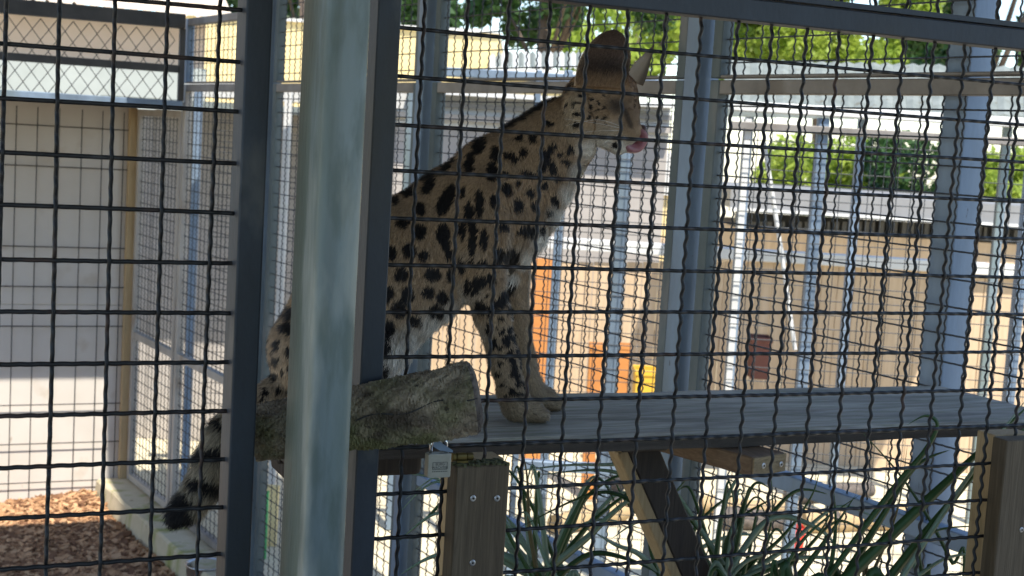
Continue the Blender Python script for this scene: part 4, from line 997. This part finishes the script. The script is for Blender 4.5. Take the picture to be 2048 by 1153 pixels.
# coat markings, laid out in the cat's own side plane (both flanks alike)
def to_px(P):
    Q = np.array(P, float).copy(); Q[:, 1] = YC-np.abs(Q[:, 1]-YC); d = Q-CAM; z = d@FW
    return 1024+F*(d@RT)/z, 576.5-F*(d@UP)/z
SP = []
def crop(ox, oy, sc, L_):
    for q in L_:
        x, y, rx, ry = q[:4]; SP.append((ox+x/sc, oy+y/sc, rx/sc, ry/sc, math.radians(q[4]) if len(q) > 4 else 0))
crop(740, 0, 2.4015, [(528, 695, 24, 46, 28), (482, 785, 20, 48, 8), (605, 735, 22, 28), (682, 750, 36, 14, 22), (740, 730, 20, 20), (785, 660, 18, 18), (720, 660, 15, 10), (590, 820, 22, 40, 5),
 (655, 830, 15, 15), (765, 830, 32, 14, 22), (880, 800, 18, 30, -20), (945, 775, 25, 12, 22), (965, 715, 16, 18), (915, 735, 12, 12), (838, 760, 15, 46), (285, 890, 20, 44, 38), (185, 920, 28, 22, -20),
 (120, 960, 22, 22), (245, 1000, 22, 28), (370, 955, 28, 68, 28), (527, 975, 18, 60), (480, 1015, 18, 48), (595, 960, 14, 30), (655, 905, 22, 28), (710, 980, 22, 30), (770, 920, 18, 22), (790, 985, 15, 25),
 (710, 875, 12, 12), (840, 880, 15, 14), (890, 960, 16, 24, -20), (860, 1015, 14, 14), (905, 850, 14, 14), (160, 1070, 28, 20), (240, 1110, 26, 32), (350, 1110, 26, 40, 10), (755, 1105, 38, 26, -10),
 (550, 1130, 15, 30), (500, 1110, 18, 46), (830, 1090, 14, 12), (880, 700, 20, 14, 20), (860, 590, 20, 10, 25), (450, 920, 12, 26, 15), (640, 1085, 22, 14)])
crop(740, 400, 2.306, [(230, 145, 26, 30), (340, 140, 26, 34), (185, 230, 28, 30), (350, 195, 22, 30), (365, 245, 18, 22), (150, 335, 28, 28), (290, 335, 32, 26), (375, 335, 18, 28), (175, 430, 24, 34),
 (270, 420, 26, 24), (335, 440, 26, 26), (135, 495, 30, 34), (310, 500, 30, 24), (85, 590, 22, 40), (210, 545, 24, 20), (460, 60, 18, 46), (530, 180, 16, 38), (475, 200, 16, 40), (600, 250, 26, 30),
 (655, 262, 32, 42, 15), (520, 290, 24, 13), (505, 375, 30, 24), (452, 395, 14, 28), (485, 415, 18, 16), (510, 492, 24, 28), (560, 360, 18, 26), (587, 480, 30, 22), (620, 440, 18, 28), (668, 420, 34, 46),
 (695, 540, 14, 25), (570, 660, 16, 20), (545, 600, 10, 22), (628, 650, 17, 22), (645, 592, 12, 12), (600, 750, 12, 10), (640, 702, 14, 12), (590, 800, 16, 9), (655, 800, 14, 9), (680, 890, 34, 9), (615, 850, 18, 8),
 (660, 760, 10, 14), (625, 720, 9, 9), (430, 130, 14, 40), (425, 300, 14, 30), (250, 250, 20, 22), (100, 240, 24, 26), (90, 420, 22, 26), (470, 275, 14, 10)])
crop(480, 600, 2.085, [(155, 185, 12, 20, 15), (150, 250, 14, 18, 15), (145, 315, 12, 20, 15), (176, 115, 10, 18, 15), (178, 300, 8, 14), (120, 265, 8, 16, 15), (108, 380, 14, 12), (135, 215, 7, 10), (165, 370, 10, 14), (95, 410, 10, 8), (175, 60, 10, 16)])
crop(1080, 40, 3.977, [(300, 662, 38, 13, 8), (302, 750, 32, 17, 22), (297, 838, 36, 19, 22), (410, 690, 20, 12, -20), (475, 660, 15, 13), (475, 710, 11, 11), (405, 745, 10, 10), (455, 735, 11, 11), (455, 780, 15, 13),
 (390, 782, 16, 13), (515, 782, 11, 11), (410, 630, 20, 8), (515, 610, 14, 8), (217, 660, 11, 18), (196, 722, 8, 16), (510, 700, 10, 9), (520, 830, 9, 8), (600, 1000, 16, 24), (330, 610, 16, 8), (560, 650, 12, 9), (350, 700, 9, 9), (430, 820, 10, 8)])
r3 = random.Random(3)
for k in range(26):
    y_ = 590+k*8; x_ = 958+(y_-590)*.235+r3.uniform(4, 58); SP.append((x_, y_, r3.uniform(2.5, 6), r3.uniform(2.5, 6), 0))
for k in range(14): SP.append((1005+r3.uniform(-2, 30)+k*2.0, 545+k*17+r3.uniform(-4, 4), r3.uniform(4, 7), r3.uniform(5, 9), 0))
for x_ in range(585, 770, 36):
    for y_ in range(470, 800, 38):
        if y_ > 470+(770-x_)*.55: SP.append((x_+r3.uniform(-9, 9), y_+r3.uniform(-9, 9), r3.uniform(8, 12), r3.uniform(10, 15), r3.uniform(0, .8)))
LINES = [((1138, 172), (1015, 250), 7), ((985, 243), (950, 262), 7), ((930, 282), (885, 345), 6), ((830, 362), (792, 385), 5), ((1100, 300), (1080, 345), 5), ((870, 350), (838, 358), 4)]
def seg_d(X, Y, a, b):
    ax_, ay_ = b[0]-a[0], b[1]-a[1]; t = np.clip(((X-a[0])*ax_+(Y-a[1])*ay_)/(ax_*ax_+ay_*ay_), 0, 1)
    return np.hypot(X-a[0]-t*ax_, Y-a[1]-t*ay_)
def wob(X, Y, s): return np.sin(X*.31+1.3*np.sin(Y*.23+s))*.5+np.sin(Y*.37+1.1*np.sin(X*.19-s))*.5
TAN = np.array((.37, .255, .15)); TANL = np.array((.41, .335, .235)); WHITE = np.array((.72, .68, .60)); BLACK = np.array((.012, .010, .009)); RUFOUS = np.array((.30, .17, .08))
BELLY = [(1240, 305, 30), (1205, 292, 30), (1180, 300, 26), (1160, 345, 22), (1140, 385, 22), (1118, 430, 24), (1085, 475, 26), (1060, 515, 22), (1040, 560, 14), (1032, 620, 12), (905, 625, 26), (870, 650, 34), (830, 682, 36), (795, 705, 40), (790, 750, 45)]
def coat(P, Nn):
    X, Y = to_px(P); X = np.asarray(X); Y = np.asarray(Y)
    yn = np.abs(Nn[:, 1])
    c = np.tile(TAN, (len(P), 1))
    nz_ = wob(X*.35, Y*.35, 2.0)[:, None]
    c = c*(1+.10*nz_)
    # paler towards the lower flank and legs
    low = np.clip((Y-480)/260, 0, 1)[:, None]*.45; c = c*(1-low)+TANL*low
    # greyish tan forelegs, ochre head top
    hd = np.exp(-(((X-1255)/40)**2+((Y-160)/45)**2))[:, None]; c = c*(1-.7*hd)+RUFOUS*.7*hd
    nape = np.exp(-(((X-1145)/18)**2+((Y-150)/26)**2))[:, None]; c = c*(1-.7*nape)+np.array((.42, .24, .11))*.7*nape
    # white belly, throat, chin (hugging the underside)
    wsum = np.zeros(len(P))
    for bx_, by_, r_ in BELLY: wsum = np.maximum(wsum, np.clip(1.35-np.hypot(X-bx_, Y-by_)/r_, 0, 1))
    under = np.clip((-Nn[:, 2]-.25)*1.6, 0, 1)*((Y < 700) & (X > 780))
    frontc = np.clip((Nn[:, 0]-.55)*2.0, 0, 1)*((X > 1000) & (Y > 310) & (Y < 640))
    wv = np.clip(np.maximum.reduce([wsum, under*.7, frontc*.8]), 0, 1)[:, None]
    cheek = (np.exp(-(((X-1148)/20)**2+((Y-226)/44)**2))*.75+np.exp(-(((X-1205)/40)**2+((Y-268)/18)**2))*.6)[:, None]
    c = c*(1-wv)+WHITE*wv; c = c*(1-cheek)+np.array((.52, .43, .30))*cheek
    # muzzle and brow
    mz = np.exp(-((((X-1264)/30)**2+((Y-224)/46)**2)**1.3))[:, None]*.72; c = c*(1-mz)+np.array((.11, .075, .05))*mz
    eye = np.exp(-(((X-1234)/21)**2+((Y-212)/18)**2)**1.5)[:, None]*.92; tear = np.clip((7-seg_d(X, Y, (1250, 222), (1262, 252)))/4, 0, 1)[:, None]*.8; c = c*(1-tear)+np.array((.03, .022, .018))*tear; c = c*(1-eye)+np.array((.03, .022, .018))*eye
    # spots
    dk = np.zeros(len(P)); XX = X+2.2*wob(X, Y, .7); YY = Y+2.2*wob(Y, X, 2.1)
    for sx, sy, rx, ry, an in SP:
        m = (np.abs(X-sx) < 60) & (np.abs(Y-sy) < 60)
        if not m.any(): continue
        ca, sa = math.cos(an), math.sin(an); u_ = (XX[m]-sx)*ca+(YY[m]-sy)*sa; v_ = -(XX[m]-sx)*sa+(YY[m]-sy)*ca
        q = np.sqrt((u_/(rx*1.22))**2+(v_/(ry*1.22))**2); e = np.clip((1.10-q)/.16, 0, 1)
        dk[m] = np.maximum(dk[m], e)
    for a, b, r_ in LINES: dk = np.maximum(dk, np.clip((r_+4-seg_d(XX, YY, a, b))/4, 0, 1))
    # tail rings
    tl_ = (X < 500) | ((Y > 840) & (X < 600))
    ringd = np.zeros(len(P))
    for a, b, r_ in (((400, 905), (448, 898), 11), ((395, 962), (440, 975), 13), ((345, 1015), (385, 1050), 20), ((352, 1040), (372, 995), 13), ((440, 842), (478, 868), 8)):
        ringd = np.maximum(ringd, np.clip((r_+5-seg_d(XX, YY, a, b))/6, 0, 1))
    dk = np.where(tl_, ringd, dk)
    ct = np.array((.30, .25, .17)); c = np.where(tl_[:, None], ct*(1+.15*nz_), c); pwv = (np.clip((Y-760)/50, 0, 1)*(X > 960))[:, None]; c = c*(1-.5*pwv)+np.array((.27, .22, .155))*.5*pwv
    dk = np.clip(dk, 0, 1)[:, None]; c = c*(1-dk)+BLACK*dk
    return np.clip(c, 0, 1)
def coat_material(name, rough=.75):
    m = bpy.data.materials.new(name); m.use_nodes = True; N = m.node_tree.nodes; L = m.node_tree.links
    at = N.new('ShaderNodeAttribute'); at.attribute_name = 'coat'; b = N['Principled BSDF']; b.inputs['Roughness'].default_value = rough
    b.inputs['Specular IOR Level'].default_value = .25
    n = N.new('ShaderNodeTexNoise'); n.inputs['Scale'].default_value = 240; mx = N.new('ShaderNodeMix'); mx.data_type = 'RGBA'; mx.blend_type = 'MULTIPLY'; mx.inputs[0].default_value = .5
    r = ramp(N, [(.3, (.6, .6, .6)), (.7, (1.25, 1.22, 1.2))]); L.new(n.outputs['Fac'], r.inputs[0])
    L.new(at.outputs['Color'], mx.inputs[6]); L.new(r.outputs[0], mx.inputs[7]); L.new(mx.outputs[2], b.inputs['Base Color']); return m
M['coat'] = coat_material('spotted_coat'); M['furmat'] = coat_material('spotted_fur', .6)
def set_col(me, Cc):
    at = me.attributes.new('coat', 'FLOAT_COLOR', 'POINT'); at.data.foreach_set('color', np.concatenate([Cc, np.ones((len(Cc), 1))], 1).astype(np.float32).ravel())
cat0 = np.array([.2, YC, PZ])
tcat = thing('spotted_cat', 'slender tan cat with black spots sitting upright on the plank, licking its nose', 'cat', cat0)
me = fast_mesh('body', V-cat0, Fc, M['coat']); set_col(me, coat(V, NV))
body = bpy.data.objects.new('body', me); COL.objects.link(body); body.parent = tcat; ORG[body] = cat0
# ears
def ear(tip, bl, br, ydir, cup, thick, yb, name, lab, fwd=0.0, ytip=0.0, ex=(3.2, .5)):
    """cupped ear: outline from base-left over the tip to base-right in the side plane, bulging along ydir"""
    nu, nv = 20, 16; A = cp3(*bl, yb); B = cp3(*br, yb+fwd); T = cp3(*tip, yb+ytip)
    G_ = np.zeros((nv+1, nu+1, 3))
    for j in range(nv+1):
        v = j/nv; wv_ = (1-v**ex[0])**ex[1] if v < 1 else 0
        mid = (A+B)/2*(1-v)+T*v; half = (B-A)/2*wv_*(1+.10*math.sin(v*math.pi))
        for i in range(nu+1):
            u_ = -1+2*i/nu
            G_[j, i] = mid+half*u_+np.array([0, ydir, 0])*cup*(1-u_*u_)*(1-.55*v)*(wv_+.1)
    G2 = G_-np.array([0, ydir, 0])*thick
    S_ = nu+1; n_ = (nv+1)*S_; Vv = np.concatenate([G_.reshape(-1, 3), G2.reshape(-1, 3)]); Q = []
    for j in range(nv):
        for i in range(nu):
            a = j*S_+i; Q.append((a, a+1, a+S_+1, a+S_)); Q.append((n_+a, n_+a+S_, n_+a+S_+1, n_+a+1))
    for i in range(nu): Q.append((i, n_+i, n_+i+1, i+1)); a = nv*S_+i; Q.append((a, a+1, n_+a+1, n_+a))
    for j in range(nv): a = j*S_; Q.append((a, a+S_, n_+a+S_, n_+a)); a = a+nu; Q.append((a, n_+a, n_+a+S_, a+S_))
    me_ = fast_mesh(name, Vv-cat0, np.array(Q), M['coat']); X, Y = to_px(Vv)
    vfrac = np.tile(np.repeat(np.arange(nv+1)/nv, S_), 2); outer = np.arange(len(Vv)) < n_; uu = np.tile(np.tile(np.linspace(-1, 1, nu+1), nv+1), 2)
    c = np.tile(np.array((.115, .075, .055)), (len(Vv), 1))
    db = np.exp(-((vfrac-.34)/.16)**2)[:, None]*.8; c = c*(1-db)+np.array((.028, .02, .017))*db
    tb_ = np.clip((.20-vfrac)/.2, 0, 1)[:, None]; c = c*(1-tb_)+np.array((.26, .165, .095))*tb_
    ed = np.clip((np.abs(uu)-.86)/.12, 0, 1)[:, None]*.6; c = c*(1-ed)+np.array((.42, .33, .22))*ed
    dt = np.clip((vfrac-.62)/.3, 0, 1)[:, None]*.85; dt = np.maximum(dt, np.clip((uu-.35)/.4, 0, 1)[:, None]*.7); inner = np.array((.44, .37, .29))*(1-dt)+np.array((.05, .036, .03))*dt; c = np.where(outer[:, None], c, inner)
    set_col(me_, c); o = bpy.data.objects.new(name, me_); COL.objects.link(o); o.parent = tcat; ORG[o] = cat0
    if lab: o['label'] = lab
    return Vv[:n_].reshape(nv+1, nu+1, 3)
EN = ear((1228, 59), (1150, 172), (1246, 178), -1, .018, .003, -.034, 'ear', 'near ear seen from behind, dark brown with a black band', fwd=.004, ytip=-.006, ex=(2.9, .56))
ear((1307, 90), (1250, 150), (1284, 172), 1, .008, .003, .030, 'ear', 'far ear turned edge on with pale inner fur', fwd=-.012, ytip=.012, ex=(1.15, 1.0))
# eye, nose, tongue
def ball(name, c, r, mat, sc=(1, 1, 1)):
    m = MB(); rings = []
    for i in range(1, 12):
        th_ = math.pi*i/12; rings.append([c+np.array([r*sc[0]*math.sin(th_)*math.cos(a), r*sc[1]*math.sin(th_)*math.sin(a), r*sc[2]*math.cos(th_)]) for a in np.linspace(0, 2*math.pi, 18, endpoint=False)])
    return m.loft(rings).build(name, mat, tcat, smooth=True)
M['eye'] = material('dark_amber_eye', [(.3, (.02, .013, .006)), (.7, (.05, .033, .012))], 40, rough=.08, spec=.8)
M['nose'] = material('dark_nose', [(.3, (.05, .028, .026)), (.7, (.09, .05, .045))], 90, rough=.45)
M['tongue'] = material('pink_tongue', [(.3, (.27, .115, .135)), (.7, (.36, .165, .18))], 120, rough=.35, sss=.15, bump=.2, bscale=600)
for sg in (-1, 1): ball('eye', cp3(1250, 211, sg*.0185), .0075, M['eye'], (1, .7, 1))
ball('nose', cp3(1284, 259), .0072, M['nose'], (.8, 1.2, .9))
tpth = [cp3(1246, 290), cp3(1258, 298), cp3(1272, 297), cp3(1281, 286), cp3(1284, 273), cp3(1278, 264), cp3(1268, 263)]
tpth = blade_path(tpth, 20); rings = []
for i, q in enumerate(tpth):
    t = tpth[min(i+1, 19)]-tpth[max(i-1, 0)]; t /= np.linalg.norm(t); nn_ = np.cross(t, EY); s = i/19
    wy = .0125*(1-.3*max(0, (s-.7)/.3)**2); wt = .0080*(1-.35*s)
    rings.append([q+EY*wy*math.cos(a)+nn_*wt*math.sin(a)-nn_*.0015*math.cos(a*2) for a in np.linspace(0, 2*math.pi, 16, endpoint=False)])
MB().loft(rings).build('tongue', M['tongue'], tcat, smooth=True)
M['whisker'] = material('white_whisker', [(.3, (.75, .74, .70)), (.7, (.85, .84, .8))], 30, rough=.4)
for k, (p0, p1, p2, yo) in enumerate((((1246, 258), (1200, 248), (1128, 238), -.03), ((1244, 262), (1200, 262), (1140, 268), -.032), ((1248, 265), (1215, 282), (1180, 305), -.03),
                                     ((1250, 268), (1240, 300), (1228, 345), -.026), ((1252, 262), (1262, 310), (1266, 350), .03), ((1246, 255), (1195, 240), (1130, 252), -.034))):
    P = blade_path([cp3(*p0, yo*.6), cp3(*p1, yo*1.5), cp3(*p2, yo*2.0)], 12)
    MB().tube(P, [.00028*(1-.8*i/11) for i in range(12)], 4).build('whisker', M['whisker'], tcat)

# fur: short tapered hairs combed backwards and down, coloured by the coat under each root
def fur(Vs, Fs, n, ln, name, mind=0):
    tri = np.concatenate([Fs[:, [0, 1, 2]], Fs[:, [0, 2, 3]]]); A, B, Cc = Vs[tri[:, 0]], Vs[tri[:, 1]], Vs[tri[:, 2]]
    ar = np.linalg.norm(np.cross(B-A, Cc-A), axis=1)+1e-12; pick = rng.choice(len(tri), n, p=ar/ar.sum())
    r1 = np.sqrt(rng.uniform(0, 1, n)); r2_ = rng.uniform(0, 1, n)
    P = A[pick]*(1-r1)[:, None]+B[pick]*(r1*(1-r2_))[:, None]+Cc[pick]*(r1*r2_)[:, None]
    Nn = np.cross(B-A, Cc-A)[pick]; Nn /= np.linalg.norm(Nn, axis=1)[:, None]+1e-12
    X, Y = to_px(P); X = np.asarray(X); Y = np.asarray(Y)
    keep = ~((np.hypot(X-1250, Y-211) < 9)) & ~(np.hypot(X-1284, Y-260) < 9); P, Nn, X, Y = P[keep], Nn[keep], X[keep], Y[keep]; n = len(P)
    flow = np.tile(np.array([-.35, 0, -.9]), (n, 1))
    hd = X > 1150; flow[hd] = np.array([-.9, 0, -.1]); legs = (Y > 600) & (X > 930); flow[legs] = np.array([.1, 0, -1.0])
    tail_ = (X < 500); flow[tail_] = np.array([-.45, 0, -.85]); pw = (Y > 800) & (X > 990); flow[pw] = np.array([.8, 0, -.3])
    flow += rng.normal(0, .22, (n, 3)); flow -= Nn*(flow*Nn).sum(1)[:, None]; flow /= np.linalg.norm(flow, axis=1)[:, None]+1e-9
    L_ = ln*rng.uniform(.55, 1.25, n)
    bel = np.zeros(n)
    for bx_, by_, r_ in BELLY: bel = np.maximum(bel, np.clip(1.3-np.hypot(X-bx_, Y-by_)/r_, 0, 1))
    L_ *= 1+1.1*bel*(Y > 330)+.9*tail_; L_[hd] *= .62; L_[(X > 1225) & (Y > 170)] *= .5; L_[(X > 1262) & (Y > 220)] *= .5; L_[pw] *= .6; L_[legs & ~pw] *= .75
    lift = .34+rng.uniform(-.1, .2, n)
    D1 = flow*(1-lift)[:, None]+Nn*lift[:, None]; D1 /= np.linalg.norm(D1, axis=1)[:, None]
    D2_ = flow*.9+Nn*.12+np.array([0, 0, -.12]); D2_ /= np.linalg.norm(D2_, axis=1)[:, None]
    sd_ = np.cross(D1, Nn); sd_ /= np.linalg.norm(sd_, axis=1)[:, None]+1e-9
    w_ = (.00048*rng.uniform(.7, 1.3, n))[:, None]
    p0 = P-Nn*.0006; p1 = P+D1*(L_*.55)[:, None]; p2 = p1+D2_*(L_*.5)[:, None]
    VV = np.stack([p0-sd_*w_, p0+sd_*w_, p1+sd_*w_*.8, p1-sd_*w_*.8, p2], 1).reshape(-1, 3)
    b_ = np.arange(n)[:, None]*5; T = np.concatenate([b_+np.array([0, 1, 2]), b_+np.array([0, 2, 3]), b_+np.array([3, 2, 4])])
    cl_ = np.sin(P[:, 0]*1500+3*np.sin(P[:, 2]*420+1))*np.sin(P[:, 2]*900+3*np.sin(P[:, 0]*600)+P[:, 1]*800); cc = coat(P, Nn)*(rng.uniform(.62, 1.35, n)*(1+.22*cl_))[:, None]
    me_ = fast_mesh(name, VV-cat0, T, M['furmat']); set_col(me_, np.repeat(np.clip(cc, 0, 1), 5, 0))
    o = bpy.data.objects.new(name, me_); COL.objects.link(o); o.parent = tcat; o['kind'] = 'stuff'; return o
fur(V, Fc, 170000, .0080, 'fur')
# short fur over the back of the near ear
def ear_fur(G_, n):
    nv_, nu_ = G_.shape[0]-1, G_.shape[1]-1; v = rng.uniform(0, 1, n)**1.3*.97; u_ = rng.uniform(0, 1, n)
    j = np.minimum((v*nv_).astype(int), nv_-1); i = np.minimum((u_*nu_).astype(int), nu_-1); fv = (v*nv_-j)[:, None]; fu = (u_*nu_-i)[:, None]
    P = (G_[j, i]*(1-fu)+G_[j, i+1]*fu)*(1-fv)+(G_[j+1, i]*(1-fu)+G_[j+1, i+1]*fu)*fv
    up_ = G_[j+1, i]-G_[j, i]; up_ /= np.linalg.norm(up_, axis=1)[:, None]+1e-9
    Nn = np.tile(np.array([-.2, -1.0, .1]), (n, 1)); Nn /= np.linalg.norm(Nn, axis=1)[:, None]
    D1 = up_*.85+Nn*.35+rng.normal(0, .22, (n, 3)); D1 /= np.linalg.norm(D1, axis=1)[:, None]
    L_ = (.0035+.008*np.clip(.35-v, 0, 1)/.35)*rng.uniform(.6, 1.2, n); sd_ = np.cross(D1, Nn); sd_ /= np.linalg.norm(sd_, axis=1)[:, None]
    w_ = .0004; p0 = P-Nn*.0004; p2 = P+D1*L_[:, None]
    VV = np.stack([p0-sd_*w_, p0+sd_*w_, p2], 1).reshape(-1, 3); T = np.arange(n*3).reshape(-1, 3)
    vj = v+rng.normal(0, .05, n); c = np.tile(np.array((.13, .09, .07)), (n, 1))
    db = (np.exp(-((vj-.36)/.16)**2)*(1-.5*np.abs(u_*2-1)))[:, None]*.9; c = c*(1-db)+np.array((.022, .017, .015))*db
    tb_ = np.clip((.24-vj)/.2, 0, 1)[:, None]; c = c*(1-tb_)+np.array((.30, .20, .12))*tb_
    c = c*rng.uniform(.6, 1.4, n)[:, None]
    me_ = fast_mesh('ear_fur', VV-cat0, T, M['furmat']); set_col(me_, np.repeat(c, 3, 0))
    o = bpy.data.objects.new('ear_fur', me_); COL.objects.link(o); o.parent = tcat; o['kind'] = 'stuff'
ear_fur(EN, 7000)
